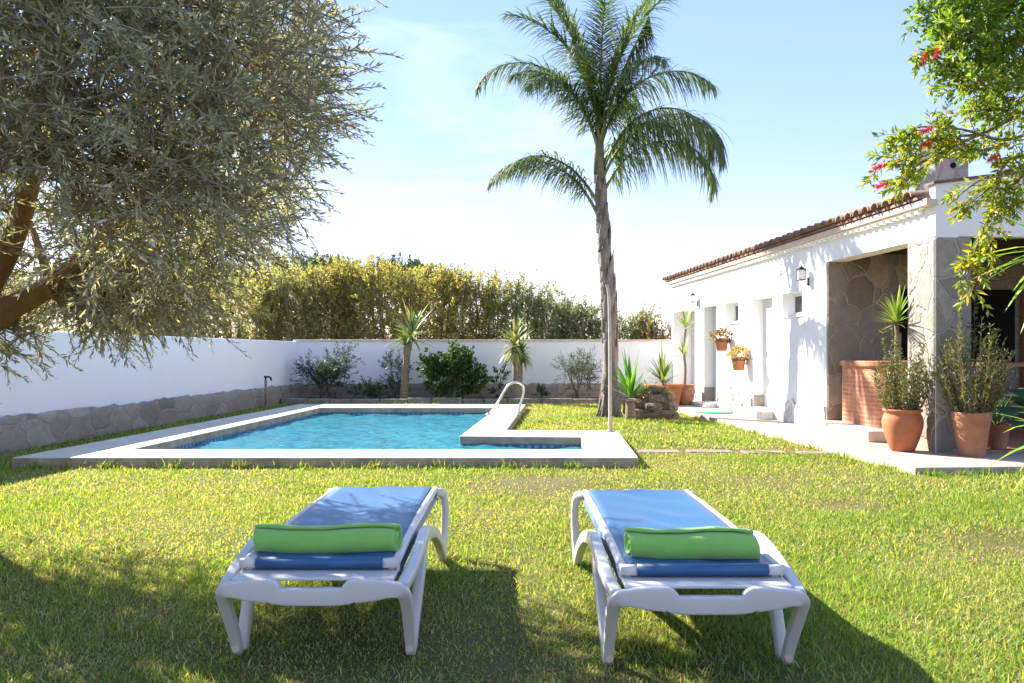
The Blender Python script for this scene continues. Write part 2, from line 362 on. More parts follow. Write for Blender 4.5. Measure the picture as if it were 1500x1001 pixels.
def mk_towel():
    s = NT('green_terry'); v = s.obj(); c = s.ramp(s.noise(v, 9, 6, .6), [(.3, (.22, .5, .09)), (.7, (.27, .57, .12))])
    return s.bsdf(c, .95, s.bump(s.mix(.5, s.noise(v, 14, 3), s.noise(v, 260, 4, .8)), .5, .008), .1, Sheen_Weight=.5)
M['towel'] = mk_towel()
def mk_ground():
    s = NT('lawn_soil'); v = s.obj(); f = s.noise(v, 1.1, 8, .65); g = s.noise(v, 14, 8, .75)
    c = s.mix(s.ramp(f, [(.4, 0.), (.62, 1.)]), (.13, .13, .035), (.2, .16, .085)); c = s.mix(s.ramp(g, [(.35, .6), (.65, 0.)]), c, (.06, .06, .02))
    return s.bsdf(c, .95, s.bump(g, .8, .03), .1)
M['ground'] = mk_ground()

# ------------------------------------------------------------------ world, sun, camera
SUN_EL, TO_SUN = math.radians(33), Vector((-.75, .66, 0)).normalized()
sd = Vector((TO_SUN.x*math.cos(SUN_EL), TO_SUN.y*math.cos(SUN_EL), math.sin(SUN_EL)))
w = bpy.data.worlds.new('World'); S.world = w; w.use_nodes = True; nt = w.node_tree; nt.nodes.clear()
sky = nt.nodes.new('ShaderNodeTexSky'); sky.sky_type = 'NISHITA'; sky.sun_disc = False; sky.sun_elevation = SUN_EL
sky.sun_rotation = math.atan2(TO_SUN.x, TO_SUN.y); sky.air_density = 1.0; sky.dust_density = 0; sky.ozone_density = 2.2
bg = nt.nodes.new('ShaderNodeBackground'); bg.inputs[1].default_value = .09; wo = nt.nodes.new('ShaderNodeOutputWorld')
gm = nt.nodes.new('ShaderNodeGamma'); gm.inputs[1].default_value = .45; hs = nt.nodes.new('ShaderNodeHueSaturation'); hs.inputs['Saturation'].default_value = 1.72; hs.inputs['Value'].default_value = 1.0
nt.links.new(sky.outputs[0], gm.inputs[0]); nt.links.new(gm.outputs[0], hs.inputs['Color']); tn = nt.nodes.new('ShaderNodeMix'); tn.data_type = 'RGBA'; tn.blend_type = 'MULTIPLY'; tn.inputs[0].default_value = 1; tn.inputs[7].default_value = (1.0, .83, .98, 1)
nt.links.new(hs.outputs[0], tn.inputs[6]); tcw = nt.nodes.new('ShaderNodeTexCoord'); mpw = nt.nodes.new('ShaderNodeMapping'); mpw.inputs['Scale'].default_value = (1.2, 1.2, 5); mpw.inputs['Rotation'].default_value = (0, .35, 0)
nzw = nt.nodes.new('ShaderNodeTexNoise'); nzw.inputs['Scale'].default_value = 1.6; nzw.inputs['Detail'].default_value = 9; nzw.inputs['Roughness'].default_value = .62; nzw.inputs['Distortion'].default_value = .6
rpw = nt.nodes.new('ShaderNodeMapRange'); rpw.inputs[1].default_value = .48; rpw.inputs[2].default_value = .85; rpw.inputs[4].default_value = .42; mw = nt.nodes.new('ShaderNodeMix'); mw.data_type = 'RGBA'; mw.inputs[7].default_value = (2.6, 2.55, 2.6, 1)   # thin high cirrus
nt.links.new(tcw.outputs['Generated'], mpw.inputs[0]); nt.links.new(mpw.outputs[0], nzw.inputs['Vector']); nt.links.new(nzw.outputs['Fac'], rpw.inputs[0]); nt.links.new(rpw.outputs[0], mw.inputs[0]); nt.links.new(tn.outputs[2], mw.inputs[6]); nt.links.new(mw.outputs[2], bg.inputs[0]); nt.links.new(bg.outputs[0], wo.inputs[0])
sl = bpy.data.lights.new('sun', 'SUN'); sl.energy = 2.25; sl.angle = math.radians(.5); sl.color = (1, .93, .82)
so = bpy.data.objects.new('sun', sl); COL.objects.link(so); so.rotation_euler = sd.to_track_quat('Z', 'Y').to_euler(); so.location = sd*40
cd = bpy.data.cameras.new('camera'); cam = bpy.data.objects.new('camera', cd); COL.objects.link(cam); S.camera = cam
cam.location = (0, 0, CH); cam.rotation_euler = (PI/2, 0, 0); cd.sensor_width = 36; cd.lens = 36*F/1500; cd.shift_y = (HY-500.5)/1500; cd.clip_end = 2000; cd.clip_start = .05
S.view_settings.view_transform = 'Standard'; S.view_settings.look = 'None'; S.view_settings.exposure = 3.05; S.view_settings.gamma = 1
S.render.engine = 'CYCLES'; S.cycles.max_bounces = 8; S.cycles.transparent_max_bounces = 12; S.cycles.caustics_reflective = False; S.cycles.caustics_refractive = False
try: S.cycles.use_denoising = True
except Exception: pass

# ------------------------------------------------------------------ setting: ground, pool, walls
OUT = [(-4.78, 7.82), (1.21, 7.82), (1.36, 10.5), (-.07, 10.62), (.27, 15.9), (-4.15, 16.0)]
INN = [(-3.95, 8.5), (.74, 8.5), (.82, 9.72), (-.63, 9.85), (-.27, 14.9), (-3.5, 14.95)]
def lerp(a, b, t): return tuple(x+(y-x)*t for x, y in zip(a, b))
HOLE = [lerp(o, i, .5) for o, i in zip(OUT, INN)]; BAS = [lerp(i, o, .05) for o, i in zip(OUT, INN)]
def ring_mesh(outer, inner, z):
    bm = bmesh.new(); es = []
    for loop in (outer, inner):
        vs = [bm.verts.new((x, y, z)) for x, y in loop]
        es += [bm.edges.new((vs[i], vs[(i+1) % len(vs)])) for i in range(len(vs))]
    bmesh.ops.triangle_fill(bm, edges=es, use_beauty=True, normal=(0, 0, 1)); return bm
def bm_obj(bm, name, mat, parent=None):
    me = bpy.data.meshes.new(name); bmesh.ops.recalc_face_normals(bm, faces=bm.faces); bm.to_mesh(me); bm.free(); me.materials.append(mat)
    o = bpy.data.objects.new(name, me); COL.objects.link(o)
    if parent: o.parent = parent
    return o
g = bm_obj(ring_mesh([(-400, -60), (400, -60), (400, 700), (-400, 700)], HOLE, 0), 'ground', M['ground']); tag(g, kind='structure')
pool = thing('swimming_pool', 'L-shaped swimming pool with broad pale stone coping set in the lawn', 'swimming pool')
mb = MB()
n6 = 6
for k in range(n6):
    k2 = (k+1) % n6
    b = len(mb.v); o0, o1, i0, i1 = OUT[k], OUT[k2], INN[k], INN[k2]
    mb.v += [(*o0, -.02), (*o1, -.02), (*i1, -.0), (*i0, -.0), (*o0, .1), (*o1, .1), (*i1, .1), (*i0, .1)]
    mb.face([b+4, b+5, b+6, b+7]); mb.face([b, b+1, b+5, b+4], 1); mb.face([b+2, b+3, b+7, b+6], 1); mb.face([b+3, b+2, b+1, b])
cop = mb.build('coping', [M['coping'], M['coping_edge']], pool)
bm = bmesh.new(); bm.from_mesh(cop.data); bmesh.ops.remove_doubles(bm, verts=bm.verts, dist=.001); bm.to_mesh(cop.data); bm.free()
md = cop.modifiers.new('bevel', 'BEVEL'); md.width = .014; md.segments = 2; md.limit_method = 'ANGLE'; md.angle_limit = .6
mb = MB()
for k in range(n6):
    a, b_ = BAS[k], BAS[(k+1) % n6]; b = len(mb.v)
    mb.v += [(*a, 0), (*b_, 0), (*b_, -1.1), (*a, -1.1)]; mb.face([b+3, b+2, b+1, b])
b = len(mb.v); mb.v += [(*p, -1.1) for p in BAS]; mb.face(range(b, b+6))
mb.build('basin', M['basin'], pool)
mb = MB(); mb.box((.35, 8.52, -.45), (.72, 9.7, -.22)); mb.box((-.05, 8.52, -.8), (.348, 9.7, -.46)); mb.build('pool_steps', M['basin'], pool, .01)
mb = MB()
TB = [lerp(i, o, .035) for o, i in zip(OUT, INN)]
for k in range(n6):
    a, b_ = TB[k], TB[(k+1) % n6]; b = len(mb.v)
    mb.v += [(*a, -.004), (*b_, -.004), (*b_, -.085), (*a, -.085)]; mb.face([b+3, b+2, b+1, b])
mb.build('tile_band', M['mosaic'], pool)
WT = [lerp(i, o, .1) for o, i in zip(OUT, INN)]
def water():
    rg = np.random.default_rng(8); d = .03; xs = np.arange(-4.3, 1.1, d); ys = np.arange(8.3, 15.2, d); X, Y = np.meshgrid(xs, ys); Z = np.zeros_like(X)
    for k in range(64):                         # many small crossing ripples
        lam = .12*8**rg.uniform(0, 1)**1.2; a = rg.normal(2.3, .8); q = 2*PI/lam; Z += lam*.0042*np.sin(q*(X*math.cos(a)+Y*math.sin(a))+rg.uniform(0, 6.3)+.8*np.sin(X*rg.uniform(.6, 2)+Y*rg.uniform(.6, 2)))
    ok = inpoly(X.ravel(), Y.ravel(), WT); idx = np.arange(X.size).reshape(X.shape); okk = ok.reshape(X.shape)
    q = np.stack([idx[:-1, :-1], idx[:-1, 1:], idx[1:, 1:], idx[1:, :-1]], -1)[okk[:-1, :-1] & okk[:-1, 1:] & okk[1:, 1:] & okk[1:, :-1]]
    used, inv = np.unique(q, return_inverse=True); V = np.stack([X.ravel(), Y.ravel(), Z.ravel()*1.05-.025], 1)[used]
    return mesh_np('water', V, inv.reshape(-1, 4), np.zeros((0, 3), int), np.ones((len(V), 3)), M['water'], None, True)
tag(water(), kind='structure')

def rough_strip(mb, p0, p1, z0, z1, th, nx, amp, seed):
    """rubble facing along a wall: wavy face and uneven top"""
    p0 = np.array(p0); p1 = np.array(p1); d = (p1-p0); L = np.linalg.norm(d); d = d/L; nr = np.array([d[1], -d[0]]); nz = 5; b = len(mb.v); rg = np.random.default_rng(seed)
    for i in range(nx+1):
        top = z1+rg.normal(0, amp)
        for j in range(nz+1):
            o = th+rg.normal(0, amp*.6) if j < nz else th*.45
            q = p0+d*L*i/nx+nr*o; mb.v.append((q[0], q[1], z0+(top-z0)*min(1, j/(nz-1)) + (.02 if j == nz else 0)))
    for i in range(nx):
        for j in range(nz):
            k = b+i*(nz+1)+j; mb.face([k, k+nz+1, k+nz+2, k+1], 0, True)
WL0, WL1, WR = (-6.3, 0), (-4.97, 19.0), (3.75, 19.0)
wl = thing('garden_wall', 'long white garden wall running along the left side of the pool', 'wall', (0, 0, 0))
dirL = Vector((WL1[0]-WL0[0], WL1[1]-WL0[1])).normalized(); nl = Vector((dirL.y, -dirL.x))
mb = MB(); th = .2
mb.prism([WL0, WL1, (WL1[0]-th, WL1[1]+th), (WL0[0]-th, WL0[1])], 0, 1.36); mb.build('wall', M['garden_plaster'], wl, .02, 3)
mb = MB(); rough_strip(mb, WL0, WL1, -.02, .37, .09, 150, .012, 5); mb.build('stone_base', M['stone_base'], wl)
wb = thing('garden_wall', 'white garden wall closing the far end behind the planting bed', 'wall', (0, 0, 0))
mb = MB(); mb.prism([(WL1[0]-.03, 19.0), (WR[0], 19.0), (WR[0], 19.2), (WL1[0]-.2, 19.204)], 0, 1.365); mb.build('wall', M['garden_plaster'], wb)
mb = MB(); mb.box((WL1[0]-.1, 18.96, 1.365), (WR[0], 19.24, 1.405)); mb.build('wall_cap', M['cornice'], wb, .012)
mb = MB(); rough_strip(mb, (WL1[0], 19.0), (WR[0], 19.0), -.02, .37, .08, 90, .012, 6); mb.build('stone_base', M['stone_base'], wb)
bed = MB(); bed.prism([(-5.0, 17.7), (3.0, 17.7), (3.0, 18.99), (-4.97, 18.99)], -.05, .07); tag(bed.build('planting_bed', M['soil']), kind='structure')
mb = MB(); x = -4.95
while x < 2.5:
    l_ = random.uniform(.45, .8); mb.box((x, 17.55+random.uniform(-.02, .02), -.05), (min(x+l_-.012, 2.55), 17.72, .12+random.uniform(-.015, .012))); x += l_
tag(mb.build('bed_edging', M['kerb'], None, .02), 'low weathered stone kerb edging the planting bed behind the pool', 'kerb')
PATIO = [(3.62, 7.35), (12, 7.95), (12, 14), (4.5, 19.0), (3.05, 19.0), (2.97, 15.4)]
mb = MB(); mb.prism(PATIO, -.1, .07); tag(mb.build('patio', M['path'], None, .012), kind='structure')

# ------------------------------------------------------------------ grass
def grass():
    def scatter(y0, y1, dens, L, W, seg, name):
        xa = -.72*y1-.4; xb = .72*y1+.4; n = int((xb-xa)*(y1-y0)*dens)
        x = RG.uniform(xa, xb, n); y = RG.uniform(y0, y1, n)
        k = (np.abs(x) < .7*y+.5)
        k &= ~inpoly(x, y, [(-4.80, 7.80), (1.23, 7.80), (1.38, 10.52), (-.05, 10.64), (.29, 15.92), (-4.17, 16.02)])
        k &= ~inpoly(x, y, [(3.6, 7.33), (12, 7.93), (12, 20), (3, 20), (2.95, 15.4)])
        k &= x > -6.25+.07*y+.08; k &= y < 17.55; k &= ~((y > 10.45) & (x > .9) & (x < 2.65) & (y > 13.2) & (y < 14.9) & ((x-1.75)**2+(y-14.2)**2 < .35))
        # wear: bare earth in patches
        bare = vnoise(x, y, .9)*.6+vnoise(x+9, y, 2.7)*.4
        wear = 1.1*np.exp(-(((x-2.95)/.5)**2+((y-4.75)/.4)**2)) + .9*np.exp(-(((x-2.4)/.35)**2+((y-5.9)/.3)**2)) + 1.*np.exp(-(((x-.25)/.6)**2+((y-6.9)/.55)**2)) + .55*np.exp(-(((x+.05)/.4)**2+((y-3.5)/1.2)**2)) + .8*np.exp(-((y-9.05)/.32)**2)*(x > 1.3)*(x < 3.5) + .5*np.exp(-(((x+.7)/.5)**2+((y-3.0)/.35)**2)) + .5*np.exp(-(((x-.75)/.5)**2+((y-2.75)/.3)**2))
        k &= RG.uniform(0, 1, n) > np.clip((bare-.62)*3.2, 0, .5)+np.clip(wear, 0, .85)
        x, y = x[k], y[k]; n = len(x); wv = wear[k]
        lush = np.clip((vnoise(x, y, 2.2)*.35+vnoise(x+3, y, 6.)*.25+vnoise(x, y+5, .6)*.4-.5)*1.9+.5, 0, 1)
        th = RG.uniform(0, 2*PI, n); lean = np.abs(RG.normal(.75, .45, n))
        D = np.stack([np.cos(th)*lean, np.sin(th)*lean, np.ones(n)], 1)
        ll = L*np.exp(RG.normal(0, .35, n))*(.6+.8*lush)*(1-.35*np.clip(wv, 0, 1)); P = np.stack([x, y, np.full(n, -.002)], 1)
        pal = np.array([(.26, .37, .07), (.38, .43, .11), (.16, .3, .05), (.56, .52, .27), (.36, .29, .15)])
        pr = np.stack([.55+0*lush, .35+0*lush, .15+.7*lush, np.clip(.55-.6*lush, .05, 1)+.5*wv, .12+.5*wv], 1); pr /= pr.sum(1, keepdims=True)
        idx = (pr.cumsum(1) < RG.uniform(0, 1, (n, 1))).sum(1); C = pal[np.clip(idx, 0, 4)]*np.exp(RG.normal(0, .18, (n, 1)))
        return P, D, ll, np.full(n, W)*np.exp(RG.normal(0, .2, n)), RG.uniform(.1, 1.1, n), C
    parts = [scatter(2.2, 4.2, 17000, .025, .0042, 2, 'a'), scatter(4.2, 6.2, 9000, .026, .0058, 2, 'b'), scatter(6.2, 9.2, 4500, .028, .008, 2, 'c'), scatter(9.2, 17.6, 1500, .034, .014, 2, 'd')]
    edges = [((-4.8, 7.78), (1.24, 7.78), 900), ((1.25, 7.8), (1.4, 10.5), 260), ((1.36, 10.56), (-.04, 10.68), 160), ((3.58, 7.3), (2.93, 15.3), 700), ((3.62, 7.31), (6.0, 7.5), 330), ((-4.82, 7.8), (-4.2, 16), 300)]
    for a, b, n in edges:                       # uncut tufts along the stone edges
        t = RG.uniform(0, 1, n); t = t+.03*np.sin(t*60); P = np.stack([a[0]+(b[0]-a[0])*t+RG.normal(0, .025, n), a[1]+(b[1]-a[1])*t-np.abs(RG.normal(0, .025, n))*(abs(b[0]-a[0]) > 1), np.zeros(n)], 1)
        D = np.stack([RG.normal(0, .4, n), RG.normal(0, .4, n), np.ones(n)], 1); C = mixcols([(.2, .32, .05), (.3, .38, .09), (.5, .46, .22), (.13, .24, .04)], (4, 3, 2, 3), n)
        parts.append((P, D, .065*np.exp(RG.normal(0, .4, n)), np.full(n, .009), RG.uniform(.2, 1.2, n), C))
    P, D, L, W, dr, C = [np.concatenate([p[i] for p in parts]) for i in range(6)]
    th = RG.uniform(0, PI, len(P)); side = np.stack([np.cos(th), np.sin(th), np.zeros(len(P))], 1)
    o = straps('grass', P, D, L, W, dr, np.clip(C, 0, .9), M['grass'], None, 2, [1, .75], side)
    tag(o, 'short patchy green and yellow lawn covering the garden', 'grass', kind='stuff'); print('blades', len(P))
grass()
# fallen-in paving strip across the lawn
for i, (x, y, wx, wy, rz, lb) in enumerate([(1.62, 9.1, .5, .26, .05, 'worn slab flush in lawn right beside the pool coping corner'), (2.2, 9.12, .5, .24, -.04, 'worn slab flush in lawn, second from the pool coping corner'), (2.78, 9.05, .48, .25, .06, 'worn slab flush in lawn, second from the path edge'), (3.33, 8.98, .42, .24, -.03, 'worn slab flush in lawn next to the path edge')]):
    mb = MB(); mb.box((-wx/2, -wy/2, -.05), (wx/2, wy/2, .012)); o = mb.build('stepping_stone', M['slab'], None, .02); o.location = (x, y, 0); o.rotation_euler = (0, 0, rz)
    tag(o, lb, 'paving slab', 'worn slabs crossing the lawn')

# ------------------------------------------------------------------ pool furniture
def grab_rail():
    B0 = Vector((-.33, 12.6, .1)); t = thing('grab_rail', 'bent pale steel grab rail at the pool edge', 'handrail', B0)
    c0 = at(717, 602, 14.0)-B0; c0.z = 0
    base_l = Vector((-.07, .0, 0)); 
    pts = [(-.1, 0, -.02), (.04, 0, .18), (.19, 0, .43), (.28, 0, .51), (.38, 0, .52), (.455, 0, .46), (.46, 0, .32), (.40, 0, .12), (.375, 0, -.02)]
    mb = MB(); mb.tube(catmull(pts, 8), .019, 12); mb.build('rail', M['steel'], t)
    for x in (-.1, .375):
        mb = MB(); mb.lathe([(.045, 0), (.045, .012), (.03, .02), (.026, .03)], 18, (x, 0, .0)); mb.build('base_flange', M['steel'], t)
    return t
rail = grab_rail(); rail.location = (-.28, 13.2, .1)
pb = Vector((1.24, 10.35, .1)); t = thing('metal_pole', 'slim bare pole standing on the pool coping in front of the palm', 'pole', pb)
mb = MB(); mb.tube(catmull([(0, 0, 0), (0, 0, .9), (-.01, 0, 1.6), (-.025, 0, 1.8), (-.05, 0, 1.86)], 5), [.024, .02, .018], 10); mb.build('shaft', M['pole'], t)
mb = MB(); mb.lathe([(.06, 0), (.06, .01), (.036, .016), (.034, .03)], 16); mb.build('base_plate', M['pole'], t)
tp = thing('garden_tap', 'dark standpipe tap on a post by the left wall', 'tap', (-4.93, 16.4, 0))
mb = MB(); mb.tube([(0, 0, 0), (0, 0, .56)], .025, 8); mb.build('post', M['kerb'], tp)
mb = MB(); mb.tube(catmull([(0, 0, .52), (0, 0, .6), (.05, -.02, .62), (.11, -.04, .6), (.12, -.04, .54)], 4), .018, 8); mb.build('spout', M['iron'], tp)
mb = MB(); mb.lathe([(.035, .6), (.035, .63), (.01, .64)], 10); mb.build('handle', M['iron'], tp)

# ------------------------------------------------------------------ sun loungers and towels
def zbed(y): return .352+.012*math.sin(max(0, min(1, y/1.5))*PI)+.008*y
def lounger(loc, label):
    t = thing('sun_lounger', label, 'sun lounger', loc, 0, 'sun loungers facing the pool'); R = M['resin']
    mb = MB(); half = [(.316, .13, .0), (.316, .075, .1), (.317, -.005, .22), (.306, -.054, .278), (.265, -.066, .291), (.215, -.07, .2896), (.145, -.07, .2855), (.112, -.07, .2695), (.05, -.07, .2675)]
    bb = [.017, .019, .021, .024, .028, .0365, .0415, .029, .0305]
    path = half+[(0, -.07, .267)]+[(-x, y, z) for x, y, z in half[::-1]]; bbs = bb+[.03]+bb[::-1]
    mb.sweep(path, .017, bbs, (0, 1, 0), 24, .32, 6); mb.build('front_frame', R, t)
    mb = MB(); mb.box((-.28, -.055, .315), (.28, .075, .327)); mb.build('front_shelf', R, t, .006)
    for s in (-1, 1):
        mb = MB(); mb.sweep([(s*.312, .15, 0), (s*.318, .22, .1), (s*.325, .33, .24), (s*.325, .43, .335)], [.02, .02, .021, .02], [.022, .026, .03, .036], (1, 0, 0), 20, .4, 6); mb.build('leg', R, t)
        mb = MB(); mb.sweep([(s*.305, -.045, .29), (s*.318, .1, .308), (s*.326, .3, .338), (s*.326, .46, .352), (s*.326, .62, .335), (s*.322, .9, .272), (s*.32, 1.18, .17), (s*.318, 1.4, .06), (s*.316, 1.47, 0)], .021, [.02, .022, .025, .03, .03, .026, .026, .028, .024], (1, 0, 0), 20, .4, 6); mb.build('side_frame', R, t)
        mb = MB(); mb.sweep([(s*.27, 1.54, .35), (s*.31, 1.585, .33), (s*.322, 1.585, .25), (s*.32, 1.55, .12), (s*.316, 1.49, 0)], .02, [.018, .026, .028, .027, .022], (1, .0, 0), 14, .6, 6); mb.build('leg', R, t)
        mb = MB(); mb.tube([(s*.268, y, zbed(y)-.004) for y in np.linspace(.07, 1.56, 14)], .017, 10); mb.build('side_rail', R, t)
        mb = MB(); mb.sweep([(s*.222, .05, .352), (s*.282, .05, .352)], .017, .017, (0, 1, 0), 12, .5, 2); mb.build('end_cap', R, t)
        mb = MB(); mb.tube([(s*.314, .088, .03), (s*.314, .122, .03)], [.014, .014], 12); mb.build('foot_plug', M['cap'], t)
        mb = MB(); mb.box((s*.262-.02, .055, .318), (s*.262+.02, .085, .345)); mb.build('bracket', R, t, .004)
    mb = MB(); mb.tube([(-.225, .05, .352), (.225, .05, .352)], .0215, 16); mb.build('head_roll', M['fabric'], t)
    nx, ny = 17, 60; mb = MB()
    for side in (0, 1):
        b = len(mb.v)
        for j in range(ny+1):
            y = .05+1.56*j/ny
            for i in range(nx):
                x = -.284+.568*i/(nx-1); e = abs(x)/.284; z = zbed(min(y, 1.56))+.0165-.022*(1-e*e)*math.sin(min(1, max(0, (y-.03)/1.5))*PI)**.5
                z += .0035*math.sin(y*21+3*math.sin(x*9))*(1-e)+.002*math.sin(x*40+y*13)*(1-e)
                if e > .93: z -= (e-.93)*.9
                if y > 1.52: z -= (y-1.52)**2*4.5
                mb.v.append((x, y, z-.004*side))
        for j in range(ny):
            for i in range(nx-1):
                k = b+j*nx+i; q = [k, k+1, k+nx+1, k+nx]; mb.face(q if not side else q[::-1], 0, True)
    mb.build('sling', M['fabric'], t)
    return t
lounger((-.685, 2.87, 0), 'blue and white sun lounger half shaded by the olive tree')
lounger((.655, 2.775, 0), 'blue and white sun lounger standing in full sun')
def towel(loc, w, r, rz, label, seed):
    rg = np.random.default_rng(seed); t = thing('rolled_towel', label, 'towel', loc, rz, 'green towels on the loungers'); mb = MB()
    nt_, nu = 74, 26; turns = 3.2; b = 0
    for i in range(nu+1):
        u = i/nu; x = (u-.5)*w; pinch = 1-.05*(abs(u-.5)*2)**6
        for k in range(nt_+1):
            a = k/nt_*turns*2*PI; rr = (r*.12+(r*.88)*(k/nt_)**.9)*pinch*(1+.012*math.sin(u*9+a)+.01*math.sin(u*23+seed))
            xx = x+.010*math.sin(a*.7+seed)*(abs(u-.5)*2)**2+(.012*(k/nt_) if u > .5 else -.012*(k/nt_))*(abs(u-.5)*2)**3
            y, z = rr*math.cos(a+.6)*1.1+.002*math.sin(u*13+a*2), rr*math.sin(a+.6)*.88+.0012*math.sin(u*23+seed+a*3)
            if z < -r*.72: z = -r*.72+(z+r*.72)*.2
            mb.v.append((xx, y, z+r*.76+.005*math.sin(u*7+seed)))
    for i in range(nu):
        for k in range(nt_):
            q = i*(nt_+1)+k; mb.face([q, q+1, q+nt_+2, q+nt_+1], 0, True)
    o = mb.build('roll', M['towel'], t); sm = o.modifiers.new('thick', 'SOLIDIFY'); sm.thickness = .008; sm.offset = 0
    return t
towel((-.685, 3.05, .355), .50, .062, .02, 'green rolled towel on the half shaded left lounger', 2)
towel((.645, 2.96, .355), .435, .066, -.05, 'green rolled towel with sunlit top on the right lounger', 9)

# ------------------------------------------------------------------ garden house
RZ = math.atan(.0783); HC = Vector((4.388, 8.49, 0))
HS = thing('garden_house', 'white garden house with tiled roof, flagstone corner pillar and open porch', 'house', HC, RZ)
HM = Matrix.Translation(HC) @ Matrix.Rotation(RZ, 4, 'Z')
def house(x, y, z): return HM @ Vector((x, y, z))
ZW = 2.70; SLOPE = .13
holes = [(0, .51, -.2, 2.31, 0), (.51, 2.46, -.2, 2.31, 0), (3.2, 3.9, 1.65, 1.99, .2), (4.26, 5.09, .21, 1.98, .2), (5.76, 6.46, 1.64, 2.0, .2), (6.92, 7.7, .15, 2.0, .22), (8.28, 9.93, .02, 2.0, .45)]
def side_wall():
    ys = sorted({0, 10.05, *[h[0] for h in holes], *[h[1] for h in holes]}); zs = sorted({-.02, ZW, *[max(-.02, h[2]) for h in holes], *[h[3] for h in holes]})
    def hole(y, z):
        for h in holes:
            if h[0] < y < h[1] and h[2] < z < h[3]: return h
    mb = MB()
    def q(*p): b = len(mb.v); mb.v += p; mb.face(range(b, b+4))
    for i in range(len(ys)-1):
        for j in range(len(zs)-1):
            if not hole((ys[i]+ys[i+1])/2, (zs[j]+zs[j+1])/2):
                y0, y1, z0, z1 = ys[i], ys[i+1], zs[j], zs[j+1]; q((0, y1, z0), (0, y0, z0), (0, y0, z1), (0, y1, z1)); q((.25, y0, z0), (.25, y1, z0), (.25, y1, z1), (.25, y0, z1))
    for h in holes:
        y0, y1, z0, z1, d = h; d = .25 if not d else d+.02
        q((0, y1, z0), (0, y1, z1), (d, y1, z1), (d, y1, z0)); q((0, y0, z0), (d, y0, z0), (d, y0, z1), (0, y0, z1))
        q((0, y0, z1), (d, y0, z1), (d, y1, z1), (0, y1, z1)); q((0, y0, z0), (0, y1, z0), (d, y1, z0), (d, y0, z0))
    # far end wall and gable over the porch
    b = len(mb.v); mb.v += [(0, 10.05, -.02), (4.5, 10.05, -.02), (4.5, 10.05, 2.78+SLOPE*4.5), (0, 10.05, 2.78)]; mb.face([b+3, b+2, b+1, b])
    top = lambda x: 2.85+.135*x
    b = len(mb.v); mb.v += [(0, 0, 2.31), (5.5, 0, 2.31), (5.5, 0, top(5.5)), (0, 0, top(0)), (0, .1, 2.31), (5.5, .1, 2.31), (5.5, .1, top(5.5)), (0, .1, top(0))]
    for f_ in [(0, 1, 2, 3), (5, 4, 7, 6), (1, 0, 4, 5)]: mb.face([b+i for i in f_])
    b = len(mb.v); mb.v += [(0, 0, ZW), (0, 0, top(0)), (0, .1, top(0)), (0, .1, ZW)]; mb.face(range(b, b+4))
    vc = MB(); vc.box((-.03, -.025, 0), (5.5, .125, .028)); vc.v = [(x, y, z+top(x)+.001) for x, y, z in vc.v]; vc.build('verge_cap', M['verge'], HS)
    return mb.build('wall', M['plaster'], HS)
side_wall()
# stone skin at the wall foot, between the openings
mb = MB()
for y0, y1 in [(2.47, 4.24), (5.11, 6.9), (7.72, 8.26)]:
    n = max(3, int((y1-y0)/.09)); b = len(mb.v); rg = np.random.default_rng(int(y0*10)); nz = 4
    for i in range(n+1):
        for j in range(nz+1):
            zt = (.36+rg.normal(0, .03)); o = -.018-abs(rg.normal(0, .008)) if j < nz else .004
            mb.v.append((o, y0+(y1-y0)*i/n, .05+(zt-.05)*min(1, j/(nz-1))))
    for i in range(n):
        for j in range(nz): k = b+i*(nz+1)+j; mb.face([k, k+1, k+nz+2, k+nz+1])
mb.build('stone_skirt', M['stone_pale'], HS)
for lo, hi in [((-.004, 9.9, .03), (.43, 9.925, .36)), ((-.004, 7.67, .16), (.2, 7.694, .42)), ((-.004, 5.062, .215), (.2, 5.085, .4))]:
    mb = MB(); mb.box(lo, hi); mb.build('stone_jamb', M['stone_base'], HS)
# corner pillar
mb = MB(); c = [(-.012, -.012), (.405, -.012), (.405, .51), (-.012, .51)]; mb.prism(c, .03, 2.318); mb.build('pillar', M['stone_clad'], HS, .05, 4)
# porch interior
mb = MB(); mb.box((.015, 2.43, .03), (4.6, 2.70, 2.62)); mb.build('porch_end_wall', M['stone_clad'], HS)
mb = MB(); mb.box((4.3, .2, .03), (4.5, 2.428, 2.62)); mb.build('porch_side_wall', M['plaster'], HS)
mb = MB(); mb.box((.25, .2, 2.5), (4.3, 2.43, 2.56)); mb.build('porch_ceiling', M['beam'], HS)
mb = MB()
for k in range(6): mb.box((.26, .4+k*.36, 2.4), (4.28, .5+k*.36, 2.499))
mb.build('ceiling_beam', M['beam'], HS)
mb = MB(); mb.box((.98, 2.38, .95), (2.6, 2.428, 1.95)); mb.build('hearth_opening', M['soot'], HS)
mb = MB(); mb.box((2.7, 2.30, .08), (3.7, 2.42, 2.05)); mb.build('inner_door', M['wood'], HS, .01)
mb = MB(); mb.box((.03, .03, .06), (4.3, 2.43, .078)); mb.build('porch_floor', M['porch'], HS)
